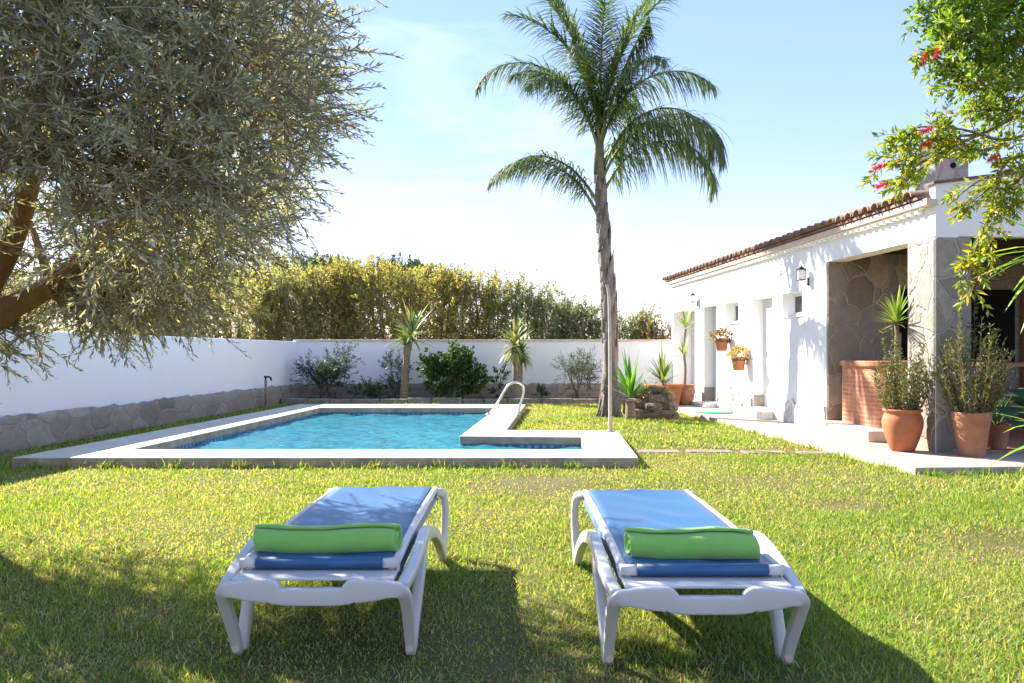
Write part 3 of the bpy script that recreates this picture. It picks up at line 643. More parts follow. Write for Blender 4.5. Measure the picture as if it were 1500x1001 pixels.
# doors and windows in the side wall
def leaf_door(name, y0, y1, z0, z1, x, handle=True):
    d = MB(); d.box((x, y0+.004, z0), (x+.04, y1-.004, z1-.004)); o = d.build(name, M['door'], HS)
    p = MB(); n = max(2, int((y1-y0)/.3))
    for i in range(n):
        a = y0+.09+(y1-y0-.18)*i/n; c_ = y0+.09+(y1-y0-.18)*(i+1)/n-.05
        p.box((x-.012, a, z0+.18), (x-.001, c_, z0+.8)); p.box((x-.012, a, z0+.9), (x-.001, c_, z1-.14))
    p.build('door_panel', M['door'], o, .004)
    if handle:
        h = MB(); h.tube(catmull([(x-.002, y0+.08, z0+.95), (x-.05, y0+.08, z0+.95), (x-.055, y0+.17, z0+.95)], 4), .011, 8); h.build('handle', M['iron'], o)
    return o
leaf_door('door', 4.26, 5.09, .21, 1.98, .18); leaf_door('door', 6.92, 7.7, .15, 2.0, .2); leaf_door('garage_door', 8.28, 9.93, .02, 2.0, .42, False)
mb = MB(); mb.box((.02, 6.923, .15), (.19, 6.95, 1.99)); mb.build('door_edge', M['iron'], HS)
for y0, y1, z0, z1 in [(3.2, 3.9, 1.65, 1.99), (5.76, 6.46, 1.64, 2.0)]:
    w_ = MB(); x = .17
    for lo, hi in [((x, y0, z0), (x+.04, y0+.05, z1)), ((x, y1-.05, z0), (x+.04, y1, z1)), ((x, y0+.05, z0), (x+.04, y1-.05, z0+.05)), ((x, y0+.05, z1-.05), (x+.04, y1-.05, z1)), ((x, (y0+y1)/2-.02, z0+.05), (x+.038, (y0+y1)/2+.02, z1-.05))]: w_.box(lo, hi)
    wn = w_.build('window', M['door'], HS)
    p = MB(); p.box((x+.012, y0+.05, z0+.05), (x+.03, y1-.05, z1-.05)); p.build('pane', M['glass'], wn)
    si = MB(); si.box((-.03, y0-.02, z0-.03), (x, y1+.02, z0+.004)); si.build('sill', M['plaster'], wn, .006)
# cornice and tiled roof
mb = MB(); mb.box((-.11, -.02, 2.63), (.02, 10.1, 2.70)); 
mb.build('cornice', M['cornice'], HS, .01)
mb = MB(); comb = [(10.0, 2.629), (.15, 2.629)]
for k in range(69): y = .2+k*.142; comb += [(y, 2.612), (y, 2.575), (y+.065, 2.575), (y+.065, 2.612)]
comb += [(10.0, 2.612)]; n = len(comb)
mb.v += [(-.075, y, z) for y, z in comb]+[(-.001, y, z) for y, z in comb]; mb.face(range(n)); mb.face([n+i for i in range(n)][::-1])
for i in range(n): j = (i+1) % n; mb.face([i, n+i, n+j, j])
mb.build('dentil_course', M['plaster'], HS, .012)
mb = MB(); ny = 47; pitch = 10.06/ny
mb.prism([(-.13, .102), (4.6, .102), (4.6, 10.16), (-.13, 10.16)], 0, .03)
for i in range(len(mb.v)):
    x, y, z = mb.v[i]; mb.v[i] = (x, y, 2.705+SLOPE*(x+.13)+z)
for k in range(ny):
    y = .1+pitch*(k+.5); rg = random.Random(k)
    for j in range(11):
        x0 = -.2+j*.42+rg.uniform(-.012, .012); x1 = x0+.48; b = len(mb.v); n = 8; r0, r1 = .088, .07
        for (x, r) in ((x0, r0), (x1, r1)):
            for sh in (0, -.016):
                for i in range(n+1):
                    a = PI*i/n; mb.v.append((x, y+(r+sh)*math.cos(a), 2.728+SLOPE*(x+.13)+(.018 if x == x0 else 0)+(r+sh)*.85*math.sin(a)))
        for i in range(n):
            mb.face([b+i, b+i+1, b+2*(n+1)+i+1, b+2*(n+1)+i], 0, True); mb.face([b+i, b+n+1+i, b+n+1+i+1, b+i+1]); mb.face([b+n+1+i, b+3*(n+1)+i, b+3*(n+1)+i+1, b+n+1+i+1], 0, True)
mb.build('roof', M['tile'], HS)
# chimney
ch = MB(); ch.box((.72, 1.15, 2.7), (1.13, 1.6, 3.42)); cho = ch.build('chimney', M['chimney'], HS, .015)
cp = MB(); cp.box((.68, 1.1, 3.421), (1.17, 1.65, 3.47)); b = len(cp.v)
cp.v += [(.66, 1.08, 3.471), (1.19, 1.08, 3.471), (1.19, 1.67, 3.471), (.66, 1.67, 3.471), (.86, 1.32, 3.70), (1.0, 1.32, 3.70), (1.0, 1.44, 3.70), (.86, 1.44, 3.70)]
for q in [(0, 3, 2, 1), (4, 5, 6, 7), (0, 1, 5, 4), (1, 2, 6, 5), (2, 3, 7, 6), (3, 0, 4, 7)]: cp.face([b+i for i in q])
cp.build('chimney_cap', M['kerb'], cho, .008)
hl = MB(); hl.lathe([(.034, 0), (.034, .012)], 16); ho = hl.build('vent_hole', M['soot'], cho); ho.rotation_euler = (PI/2, 0, 0); ho.location = (.93, 1.149, 3.32)
# steps at the doors and the ledge below the counter
mb = MB(); mb.box((-.3, 4.15, .06), (-.001, 5.2, .2)); mb.build('door_step', M['stone_pale'], HS, .015)
mb = MB(); mb.box((-.25, 6.85, .06), (-.001, 7.8, .145)); mb.build('door_step', M['stone_pale'], HS, .015)
mb = MB(); mb.box((-.22, .95, .06), (.6, 2.425, .2)); mb.build('porch_ledge', M['cornice'], HS, .02)
# brick counter
def rrect(x0, y0, x1, y1, r, n=8):
    out = []
    for cx, cy, a0 in [(x1-r, y0+r, -PI/2), (x1-r, y1-r, 0), (x0+r, y1-r, PI/2), (x0+r, y0+r, PI)]:
        for k in range(n+1): a = a0+PI/2*k/n; out.append((cx+r*math.cos(a), cy+r*math.sin(a)))
    return out
BK = thing('brick_counter', 'rounded red brick barbecue counter in the porch beside the pillar', 'counter', HC, RZ)
mb = MB(); mb.prism(rrect(.08, 1.2, 1.2, 2.42, .32), .201, .93); mb.build('base', M['brick'], BK)
mb = MB(); P_ = rrect(.04, 1.16, 1.24, 2.425, .34)
mb.prism(P_, .931, 1.0); mb.build('top', M['terracotta_old'], BK, .012)
TBL = thing('wooden_table', 'rustic brown wooden table in the shaded porch', 'table', house(1.5, .95, .08), RZ)
mb = MB(); mb.box((-.55, -.35, .86), (.9, .35, .91)); mb.build('tabletop', M['wood'], TBL, .008)
for x in (-.5, .82):
    for y in (-.3, .27): mb = MB(); mb.box((x, y, 0), (x+.07, y+.07, .859)); mb.build('leg', M['wood'], TBL, .005)
# wall lanterns
def lantern(y, z, label):
    t = thing('wall_lantern', label, 'wall lamp', house(0, y, z), RZ, 'iron lanterns on the house wall'); I = M['iron']; t.scale = (.8, .8, .8)
    mb = MB(); mb.box((-.012, -.035, -.02), (0, .035, .12)); mb.build('wall_plate', I, t)
    mb = MB(); mb.tube(catmull([(-.01, 0, .0), (-.08, 0, -.02), (-.13, 0, .03), (-.13, 0, .06)], 5), .008, 6); mb.build('bracket', I, t)
    mb = MB()
    for a in range(4):
        x = -.13+.055*(1 if a % 2 else -1); yy = .055*(1 if a//2 else -1); mb.tube([(x, yy, .08), (x, yy, .25)], .006, 5)
    mb.box((-.195, -.065, .065), (-.065, .065, .08)); mb.box((-.195, -.065, .25), (-.065, .065, .262)); mb.build('cage', I, t)
    mb = MB(); mb.lathe([(.075, .263), (.04, .3), (.012, .31), (.012, .335)], 4, (-.13, 0, 0)); mb.build('lantern_top', I, t)
    mb = MB(); mb.box((-.18, -.05, .081), (-.08, .05, .249)); mb.build('lamp_glass', M['porcelain'], t)
lantern(3.0, 2.06, 'black iron wall lantern between the small window and the porch')
lantern(8.1, 2.06, 'black iron wall lantern at the far end between garage and door')

# ------------------------------------------------------------------ plants
def rosette(c, n, ln, wd, up=.2, droop=1.0, cols=((.10, .2, .03), (.2, .32, .06), (.34, .36, .1)), wts=(5, 3, 1), name='leaf_rosette', parent=None, mat='leaf', seed=0, low=-.35):
    rg = np.random.default_rng(seed); th = rg.uniform(0, 2*PI, n); el = rg.uniform(low, 1.0, n)**1 * 1.0
    el = np.clip(el, low, 1)*PI/2*.95; D = np.stack([np.cos(el)*np.cos(th), np.cos(el)*np.sin(th), np.sin(el)+up], 1)
    P = np.array(c)+D*.02+np.stack([0*th, 0*th, (el/1.5)*.06*ln/.4], 1); L = ln*np.exp(rg.normal(0, .15, n)); C = mixcols(cols, wts, n, .2, rg)
    return straps(name, P, D, L, wd, droop*rg.uniform(.2, 1.0, n), C, M[mat], parent, 5, [.75, 1, .95, .75, .42])
def yucca(loc, label, h, heads, lean=0., r=.06, cat='yucca', ln=.45, wd=.035, n=70, droop=.8, name='yucca', seed=1, **k):
    t = thing(name, label, cat, loc); rg = random.Random(seed)
    mb = MB(); pts = [(0, 0, -.02), (lean*.3, 0, h*.35), (lean*.8, .02, h*.7), (lean, 0, h)]; mb.tube(catmull(pts, 6), [r*1.25, r, r*.9, r*.85], 10); mb.build('trunk', M['bark_yucca'], t)
    for i, (x, y, z, s) in enumerate(heads):
        if abs(x-lean) > .02 or abs(z-h) > .05:
            mb = MB(); mb.tube(catmull([(lean*.8, .02, h*.7), ((x+lean)/2, y/2, (h*.8+z)/2), (x, y, z)], 5), [r*.75, r*.6], 8); mb.build('branch', M['bark_yucca'], t)
        rosette((x, y, z), int(n*s), ln*s, wd, parent=t, droop=droop, seed=seed*10+i, **k)
    return t
def bush(loc, label, clumps, n_sp, ll, lw, cols, wts, sl=.22, name='shrub', cat='shrub', stems=5, group=None, mat='leaf', ang=.9, up=.5, trunk_r=.02, nl=14, bark='bark_dark', seed=1):
    """shrub of leafy twigs: clumps = (x,y,z,rx,ry,rz) round the base"""
    rg = np.random.default_rng(seed); t = thing(name, label, cat, loc, 0, group); cs, ds = [], []
    vol = np.array([c[3]*c[4]*c[5] for c in clumps])**.75; vol /= vol.sum()
    for c, v in zip(clumps, vol):
        k = max(4, int(n_sp*v)); p, u = blobpts(k, c[:3], c[3:], .4, rg); cs.append(p); ds.append(u*.9+np.array([0, 0, up])+rg.normal(0, .35, (k, 3)))
    c = np.concatenate(cs); d = np.concatenate(ds); c[:, 2] = np.maximum(c[:, 2], .03)
    P, D, L, W, tw = sprigs(c, d, sl*np.exp(rg.normal(0, .25, len(c))), nl, ll, lw, ang, .1, rg)
    leaves('foliage', P, D, L, W, mixcols(cols, wts, len(P), .22, rg), M[mat], t)
    twigmesh('twig', tw, .004, M['twig'], t)
    mb = MB()
    for i in range(stems):
        q = clumps[i % len(clumps)]; e = np.array(q[:3])+rg.normal(0, .25, 3)*np.array(q[3:]); s0 = rg.normal(0, .05, 3)*[1, 1, 0]
        mid = s0*.5+e*.5+rg.normal(0, .06, 3)*[1, 1, .3]; mid[2] = e[2]*.5
        mb.tube(catmull([s0+[0, 0, -.02], mid, e], 5), [trunk_r*1.2, trunk_r*.7, trunk_r*.3], 6)
    mb.build('stem', M[bark], t)
    return t
DK = [(.03, .065, .02), (.055, .11, .03), (.02, .045, .018)]; MG = [(.05, .12, .025), (.09, .18, .035), (.035, .08, .02)]
# far bed, left to right
def gp(px, Y): return ((px-750)/F*Y, Y, .06)
bush(gp(478, 18.2), 'dark spreading shrub with long leggy sprays in the wall corner', [(-.28, 0, .52, .3, .2, .2), (.05, 0, .38, .26, .2, .26), (.36, 0, .75, .16, .14, .34), (.12, 0, .62, .24, .18, .2), (-.45, 0, .72, .12, .1, .14), (.46, 0, 1.0, .08, .08, .16)], 210, .085, .02, DK, (4, 3, 2), .26, trunk_r=.035, seed=11)
bush(gp(535, 18.0), 'low dark ground-hugging shrub left of the tall yucca', [(0, 0, .2, .28, .2, .16), (.2, 0, .15, .2, .15, .1)], 90, .07, .018, DK, (4, 3, 2), .16, seed=12)
bush(gp(577, 18.45), 'thin dark shrub half hidden behind the tall yucca trunk', [(0, 0, .3, .22, .15, .22), (-.05, 0, .75, .14, .12, .3), (.2, 0, .6, .12, .1, .2)], 90, .075, .02, DK, (4, 3, 2), .2, seed=13)
yucca(gp(592, 18.1), 'tall yucca with pale spiky head behind the pool between two shrubs', 1.22, [(.17, 0, 1.38, 1.), (.03, .02, 1.18, .5)], .06, .085, ln=.62, wd=.05, n=75, cols=((.13, .22, .05), (.26, .36, .12), (.42, .44, .2)), wts=(4, 3, 2), seed=3)
bush(gp(663, 18.05), 'big rounded glossy green shrub behind the pool', [(0, 0, .45, .5, .32, .36), (-.25, 0, .7, .3, .22, .25), (.2, 0, .75, .34, .24, .28), (.12, 0, 1.0, .16, .14, .16), (-.5, 0, .78, .16, .12, .14), (.55, 0, .4, .2, .15, .2)], 420, .095, .042, [(.03, .085, .02), (.06, .14, .03), (.11, .2, .05)], (5, 4, 1), .2, seed=14)
yucca(gp(757, 18.0), 'shaggy yucca with dry hanging skirt behind the grab rail', 1.0, [(-.03, 0, 1.18, 1.), (.1, 0, 1.0, .65)], .02, .13, ln=.55, wd=.05, n=100, droop=1.5, cols=((.16, .24, .05), (.3, .36, .12), (.45, .42, .22)), wts=(4, 3, 2), seed=4, low=-.8)
bush(gp(733, 18.4), 'small sparse dark plant left of the shaggy yucca', [(0, 0, .55, .12, .1, .16), (-.05, 0, .25, .1, .1, .16)], 22, .08, .03, DK, (4, 3, 2), .14, seed=15, stems=2)
bush(gp(848, 18.1), 'spiky arching grey-green shrub left of the palm trunk', [(0, 0, .5, .22, .16, .2), (-.25, 0, .66, .16, .12, .16), (.25, 0, .66, .18, .12, .16), (.05, 0, .75, .14, .12, .2)], 110, .12, .013, [(.06, .09, .04), (.11, .14, .07), (.04, .06, .03)], (4, 3, 2), .3, seed=16, stems=6, trunk_r=.025)
bush(gp(793, 18.3), 'tiny dark weed at the foot of the far wall right of the grab rail', [(0, 0, .16, .12, .1, .1)], 18, .07, .02, DK, (4, 3, 2), .1, seed=17, stems=2)
# around the palm
yucca((1.93, 13.35, 0), 'young upright yucca with broad bright green leaves at the palm foot', .34, [(0, 0, .36, 1.)], 0, .085, ln=.58, wd=.075, n=34, droop=.25, cols=((.06, .2, .025), (.14, .34, .05), (.3, .42, .08)), wts=(4, 4, 1), seed=5, low=.15)
def rockery():
    t = thing('rockery', 'small mound of dark layered rocks right of the palm foot', 'rockery', (2.3, 13.75, 0)); rg = random.Random(4); mb = MB()
    for (x, y, z, rx, ry, rz_) in [(-.18, -.15, .08, .24, .18, .1), (.2, -.18, .07, .26, .18, .09), (.02, -.12, .2, .22, .2, .08), (.3, -.05, .2, .2, .18, .09), (-.2, .0, .24, .2, .18, .1), (.1, 0, .32, .24, .2, .09), (.3, .05, .36, .16, .16, .08), (-.08, .05, .42, .18, .16, .08), (.14, .08, .48, .16, .14, .07), (0, .1, .15, .4, .25, .2)]:
        b = len(mb.v); n, m = 12, 7
        for j in range(m+1):
            a = -PI/2+PI*j/m
            for i in range(n):
                th = 2*PI*i/n; k = 1+.16*math.sin(3*th+x*20)+rg.uniform(-.09, .09); e = lambda v, p: math.copysign(abs(v)**p, v)
                mb.v.append((x+rx*k*e(math.cos(a), .6)*math.cos(th), y+ry*k*e(math.cos(a), .6)*math.sin(th), z+rz_*e(math.sin(a), .7)*(1+rg.uniform(-.05, .05))))
        for j in range(m):
            for i in range(n):
                i2 = (i+1) % n; mb.face([b+j*n+i, b+j*n+i2, b+(j+1)*n+i2, b+(j+1)*n+i])
    mb.build('rocks', M['rock'], t)
    p, u = blobpts(60, (.05, -.1, .42), (.4, .2, .16), .5); P, D, L, W, tw = sprigs(p, u+np.array([0, -.3, .4]), .12, 8, .05, .018)
    leaves('creeper', P, D, L, W, mixcols([(.1, .14, .03), (.2, .17, .06)], (3, 2), len(P)), M['leaf'], t)
rockery()
POT = thing('terracotta_planter', 'square terracotta planter with an agave by the far wall', 'planter', (2.98, 16.2, 0))
mb = MB(); b = len(mb.v); mb.v += [(-.26, -.26, .0), (.26, -.26, .0), (.26, .26, 0), (-.26, .26, 0), (-.32, -.32, .42), (.32, -.32, .42), (.32, .32, .42), (-.32, .32, .42)]
for q in [(0, 3, 2, 1), (4, 5, 6, 7), (0, 1, 5, 4), (1, 2, 6, 5), (2, 3, 7, 6), (3, 0, 4, 7)]: mb.face([b+i for i in q])
mb.box((-.34, -.34, .421), (.34, .34, .48)); mb.build('planter_box', M['terracotta'], POT, .015)
rosette((0, 0, .5), 46, .52, .05, parent=POT, droop=.5, cols=((.1, .18, .06), (.2, .28, .1)), wts=(3, 2), name='agave', seed=33, low=.0)

def palm():
    B = Vector((1.69, 14.2, 0)); t = thing('palm_tree', 'tall feather palm with rough trunk rising beside the pool', 'palm tree', B); rg = random.Random(3)
    HT = 4.35; X = lambda z: -.13*(z/HT)+.05*math.sin(z*1.1); R = lambda z: np.interp(z, [0, .25, .7, 1.6, 2.6, 3.6, 4.3], [.185, .15, .13, .13, .112, .09, .075])
    mb = MB(); zs = np.linspace(-.03, HT, 90); n = 22; b = len(mb.v)
    for z in zs:
        for k in range(n):
            a = 2*PI*k/n; r = R(max(z, 0))*(1+.06*math.sin(5*a+z*7)+.05*math.sin(3*a-z*4)+rg.uniform(-.05, .05)); mb.v.append((X(z)+r*math.cos(a), r*math.sin(a), z))
    for i in range(len(zs)-1):
        for k in range(n): k2 = (k+1) % n; mb.face([b+i*n+k, b+i*n+k2, b+(i+1)*n+k2, b+(i+1)*n+k], 0, i % 3 != 0)
    mb.build('trunk', M['bark_palm'], t)
    mb = MB()
    for k in range(46):                                     # old leaf bases, ragged and peeling
        z = 1.2+k*.066; a = k*2.4+rg.uniform(-.3, .3); r = R(z); l_ = rg.uniform(.25, .5)
        p0 = np.array((X(z)+r*.92*math.cos(a), r*.92*math.sin(a), z)); p1 = np.array((X(z)+(r*1.03)*math.cos(a), (r*1.03)*math.sin(a), z+l_*.6)); r2 = R(z+l_)+rg.uniform(.0, .03); p2 = np.array((X(z)+r2*math.cos(a), r2*math.sin(a), z+l_))
        mb.sweep([p0, p1, p2], [.016, .012, .005], [.07, .05, .015], (math.cos(a), math.sin(a), .01), 8, .8, 3)
    mb.build('leaf_bases', M['bark_palm'], t); mb = MB()
    for k in range(26):                                     # loose fibre and roots low down
        a = rg.uniform(0, 6.3); r = R(.2); mb.tube([(r*.9*math.cos(a), r*.9*math.sin(a), rg.uniform(.2, .55)), (r*1.25*math.cos(a), r*1.25*math.sin(a), .06), (r*1.5*math.cos(a), r*1.5*math.sin(a), -.03)], [.025, .02, .03], 5)
    mb.build('root_mass', M['bark_palm'], t)
    mb = MB(); mb.tube([(X(4.2), 0, 4.2), (X(4.4), 0, 4.6), (X(4.4), 0, 5.3), (X(4.4)+.02, 0, 6.1)], [.1, .085, .06, .02], 12); mb.build('crownshaft', M['crownshaft'], t)
    top = np.array((X(4.4), 0, 4.55)); fid = 0
    def frond(az, el, ln, droop, z=.0, lf=.62, hang=.9, dead=False, pw=1.6):
        nonlocal fid; fid += 1; fr = np.random.default_rng(fid); az = math.radians(az); el = math.radians(el); m = 40; p = top+np.array([0, 0, z]); path = [p]; dirs = []
        for i in range(m):
            tt = (i+.5)/m; e = el-math.radians(droop)*tt**pw; d = np.array((math.cos(az)*math.cos(e), math.sin(az)*math.cos(e), math.sin(e))); dirs.append(d); p = p+d*ln/m; path.append(p)
        path = np.array(path); dirs = np.array(dirs); mb = MB(); mb.tube(path, [.034, .02, .012, .005], 6); fo = mb.build('frond', M['rachis_dead' if dead else 'rachis'], t)
        nl = 60; tt = np.linspace(.17, .995, nl); i = np.clip((tt*m).astype(int), 0, m-1); pos = path[i]+(tt*m-i)[:, None]*dirs[i]*ln/m; T = dirs[i]
        sd_ = nrm(np.cross(T, np.array([0, 0, 1.])+0*T)+1e-6); upv = np.cross(sd_, T); PP, DD, LL, DR = [], [], [], []
        for s in (-1, 1):
            for rep in (0, 1):
                fwd = .55+.7*tt[:, None]; raise_ = fr.normal(.0, .5, (nl, 1)); D = nrm(s*sd_+T*fwd+upv*raise_+fr.normal(0, .1, (nl, 3)))
                PP.append(pos+fr.normal(0, .008, (nl, 3))); DD.append(D); LL.append(lf*np.interp(tt, [.15, .3, .6, .85, 1], [.55, .95, 1., .7, .35])*np.exp(fr.normal(0, .12, nl))); DR.append(hang*fr.uniform(.5, 1.5, nl))
        PP, DD, LL, DR = map(np.concatenate, (PP, DD, LL, DR)); nn = len(PP)
        cols = [(.16, .11, .06), (.24, .18, .1)] if dead else [(.085, .155, .075), (.135, .21, .1), (.22, .28, .14)]
        straps('leaflets', PP, DD, LL, .023, DR, mixcols(cols, (4, 3, 1)[:len(cols)], nn, .2, fr), M['palm_leaf'], fo, 3, [.8, 1, .6])
    # azimuth 0 = right of the photo, 90 = away, 180 = left, 270 = towards the camera
    for a in [(178, 64, 2.6, 122, -1.1, .62, 2.2), (200, 58, 2.2, 112, -.9, .6, 2.0), (172, 70, 3.3, 134, .1, .62, 1.8, False, 2.0), (186, 80, 2.9, 78, .4),
              (4, 70, 3.3, 172, -.9, .8, 3.2), (14, 71, 3.5, 166, -.5, .9, 3.4, False, 1.8), (346, 68, 3.3, 164, -.6, .88, 3.2, False, 1.7), (0, 76, 3.0, 122, .0, .74, 2.0), (25, 62, 2.8, 130, -.3, .7, 2.0),
              (150, 84, 3.1, 36, .3), (30, 83, 3.1, 42, .3), (205, 81, 3.0, 52, .3), (330, 80, 2.9, 55, .3), (268, 80, 2.6, 72, .2), 
              (222, 68, 2.4, 116, 0, .66, 1.6), (205, 74, 2.5, 108, .0, .66, 1.6), (250, 74, 2.4, 96, .1, .64, 1.4), (300, 70, 2.5, 110, .1, .68, 1.6), (60, 68, 2.5, 112, .1), (275, 85, 3.0, 34, .4)]:
        frond(*(a[:2]+(a[2]*.95,)+a[3:]))
    mb = MB(); q = top+np.array((.1, 0, .6)); path = catmull([q, q+[.35, -.1, .9], q+[.75, -.1, 1.75]], 8); mb.tube(path, [.03, .014], 6); sp = mb.build('spear_frond', M['rachis'], t)
    tt = np.linspace(0.35, 1, 60); ii = np.clip((tt*16).astype(int), 0, 16); pp = path[ii]; nn = len(pp)
    straps('leaflets', np.repeat(pp, 3, 0), np.array([.15, 0, -.6])+RG.normal(0, .18, (nn*3, 3)), .55, .022, .8, mixcols([(.06, .12, .04), (.2, .15, .08)], (3, 2), nn*3), M['palm_leaf'], sp, 3, [.8, 1, .6])
M['crownshaft'] = m_noise('green_crownshaft', (.09, .1, .04), (.2, .17, .09), 6, .6, .3, 30, .01, .4, (1, 1, .3))
M['rachis'] = m_plain('frond_rib', (.16, .2, .06), .5); M['rachis_dead'] = m_plain('dry_frond_rib', (.25, .17, .09), .7)
palm()

# potted plants on the path and patio
def pot_prof(r, h, style):
    if style == 'jar': return [(r*.52, 0), (r*.6, .03*h), (r*.82, .3*h), (r*.98, .58*h), (r, .72*h), (r*.94, .84*h), (r*.86, .9*h), (r*.9, .93*h), (r*.97, .95*h), (r*.97, h), (r*.86, h), (r*.82, .93*h), (r*.8, .88*h)]
    return [(r*.68, 0), (r*.7, .02*h), (r*.84, .5*h), (r*.93, .76*h), (r*.95, .8*h), (r, .82*h), (r*1.02, .97*h), (r, h), (r*.9, h), (r*.86, .9*h)]
def potted(loc, label, r, h, style, mat, name='potted_plant', cat='potted plant'):
    t = thing(name, label, cat, loc); mb = MB(); mb.lathe(pot_prof(r, h, style), 36, (0, 0, 0), 0, .006); mb.build('pot', M[mat], t)
    mb = MB(); mb.lathe([(r*.8, h*.86), (r*.4, h*.89), (.01, h*.9)], 16); mb.build('potting_soil', M['soil'], t); return t
def wands(t, n, h, spread, z0, leaf, lw, cols, wts, seed, dens=46):
    rg = np.random.default_rng(seed); th = rg.uniform(0, 6.28, n); rr = spread*np.sqrt(rg.uniform(.03, 1, n)); hh = h*(1-.45*(rr/spread)**2)*np.exp(rg.normal(0, .18, n))
    b = np.stack([rr*.45*np.cos(th), rr*.45*np.sin(th), np.full(n, z0)], 1); e = np.stack([rr*np.cos(th), rr*np.sin(th), z0+hh], 1); m = (b+e)/2+np.stack([.06*rr*np.cos(th), .06*rr*np.sin(th), 0*th], 1)
    P, D = [], []; tw = []
    for i in range(n):
        path = catmull([b[i], m[i], e[i]], 10); tw.append(path[::4][:6] if len(path[::4]) >= 6 else path[[0, 5, 10, 14, 18, 20]])
        k = int(dens*hh[i]/h*1.2); u = rg.uniform(.12, 1, k); j = np.clip((u*(len(path)-1)).astype(int), 0, len(path)-2); q = path[j]+(path[j+1]-path[j])*rg.uniform(0, 1, (k, 1)); P.append(q)
        a = rg.uniform(0, 6.28, k); D.append(np.stack([np.cos(a)*.8, np.sin(a)*.8, rg.normal(.65, .3, k)], 1))
    P, D = np.concatenate(P), np.concatenate(D); k = len(P)
    leaves('foliage', P, D, leaf*np.exp(rg.normal(0, .25, k)), lw, mixcols(cols, wts, k, .25, rg), M['leaf'], t); twigmesh('stem', np.array(tw), .004, M['twig'], t, (.16, .11, .06))
WC = [(.08, .12, .035), (.13, .17, .05), (.2, .2, .08), (.15, .1, .05)]
t = potted((4.1, 8.6, .07), 'big terracotta jar with wiry upright shrub left of the stone pillar', .2, .44, 'jar', 'terracotta'); wands(t, 62, .68, .3, .38, .05, .013, WC, (4, 4, 2, 1), 5)
t = potted((4.6, 8.2, .07), 'big weathered terracotta jar with tall wiry shrub in front of the pillar', .178, .44, 'rim', 'terracotta_old'); wands(t, 74, .85, .36, .38, .05, .013, WC, (4, 4, 2, 1.5), 6)
yucca((4.27, 9.1, .07), 'yucca on a bare stem rising behind the left terracotta jar', 1.25, [(0, 0, 1.36, 1.)], .02, .04, ln=.31, wd=.03, n=46, droop=.5, cols=((.1, .22, .04), (.24, .36, .08), (.4, .46, .14)), wts=(3, 4, 2), seed=8, low=-.2)
def broadleaf(loc, label):
    t = potted(loc, label, .13, .26, 'rim', 'terracotta_old'); rg = np.random.default_rng(3); n = 26; th = rg.uniform(0, 6.28, n); el = rg.uniform(.15, 1.1, n); r = rg.uniform(.22, .5, n)
    tipd = np.stack([np.cos(th)*np.cos(el), np.sin(th)*np.cos(el), np.sin(el)], 1); e = np.array([0, 0, .25])+tipd*r[:, None]*np.array([1, 1, 1.05]); b = np.tile(np.array([0, 0, .22]), (n, 1))
    twigmesh('stem', np.stack([b, b*.6+e*.4+[0, 0, .08], b*.25+e*.75+[0, 0, .06], e], 1), .008, M['twig'], t, (.1, .16, .06))
    D = nrm(tipd*np.array([1, 1, .15])); straps('foliage', e, D, rg.uniform(.25, .36, n), rg.uniform(.15, .2, n), 1.1, mixcols([(.05, .12, .07), (.1, .2, .12), (.035, .09, .05)], (3, 2, 2), n, .15, rg), M['leaf'], t, 5, [.35, .95, 1, .8, .45])
broadleaf((5.18, 8.75, .08), 'broad-leaved bluish plant in a small pot inside the porch')
t = potted((3.42, 16.25, .07), 'slim two-tiered yucca in a terracotta pot before the garage door', .21, .4, 'jar', 'terracotta_old')
mb = MB(); mb.tube(catmull([(0, 0, .3), (.02, 0, .7), (-.01, 0, 1.1), (.03, 0, 1.5)], 5), [.03, .025, .02], 8); mb.build('trunk', M['bark_yucca'], t)
for i, (x, z, s) in enumerate([(.03, 1.52, 1), (-.02, .98, .8)]): rosette((x, 0, z), int(34*s), .36*s, .032, parent=t, droop=.5, cols=((.16, .26, .05), (.3, .38, .1)), wts=(3, 2), seed=50+i, low=-.2)
def wallpot(y, z, label, cols, wts, seed):
    q = house(-.15, y, z); t = thing('hanging_planter', label, 'hanging planter', q, RZ, 'flower pots hung on the house wall')
    mb = MB(); mb.lathe([(.085, -.12), (.09, -.115), (.115, .06), (.132, .065), (.135, .11), (.12, .11), (.112, .08)], 24); mb.build('pot', M['terracotta'], t)
    mb = MB(); mb.tube([(.15 if k == 0 else .15, 0, 0) if False else (.14*math.cos(a), .14*math.sin(a), .055) for k, a in enumerate(np.linspace(0, 2*PI, 24))], .006, 6); mb.box((.138, -.015, .03), (.15, .015, .08)); mb.build('hanging_ring', M['iron'], t)
    mb = MB(); mb.lathe([(.11, .08), (.01, .09)], 12); mb.build('potting_soil', M['soil'], t)
    rg = np.random.default_rng(seed); p, u = blobpts(80, (0, 0, .16), (.17, .2, .09), .5, rg); P, D, L, W, tw = sprigs(p, u+np.array([0, 0, .2]), .08, 9, .04, .024, 1.0, .2, rg)
    leaves('foliage', P, D, L, W, mixcols(cols, wts, len(P), .2, rg), M['leaf'], t)
wallpot(6.2, 1.25, 'hanging terracotta pot of reddish brown succulents beside the farther door', [(.25, .13, .08), (.18, .17, .06), (.36, .2, .12)], (3, 3, 2), 3)
wallpot(5.35, .92, 'hanging terracotta pot of golden yellow foliage, lower of two on the wall', [(.45, .28, .04), (.3, .28, .06), (.5, .36, .1)], (3, 3, 2), 4)
mp = MB(); mp.lathe([(.01, 0), (.36, 0), (.38, .012), (.36, .026), (.3, .03), (.01, .026)], 32); mo = mp.build('door_mat', M['rubber']); mo.location = house(-.42, 5.75, .072); tag(mo, 'round pale green mat lying on the path by the wall', 'mat')
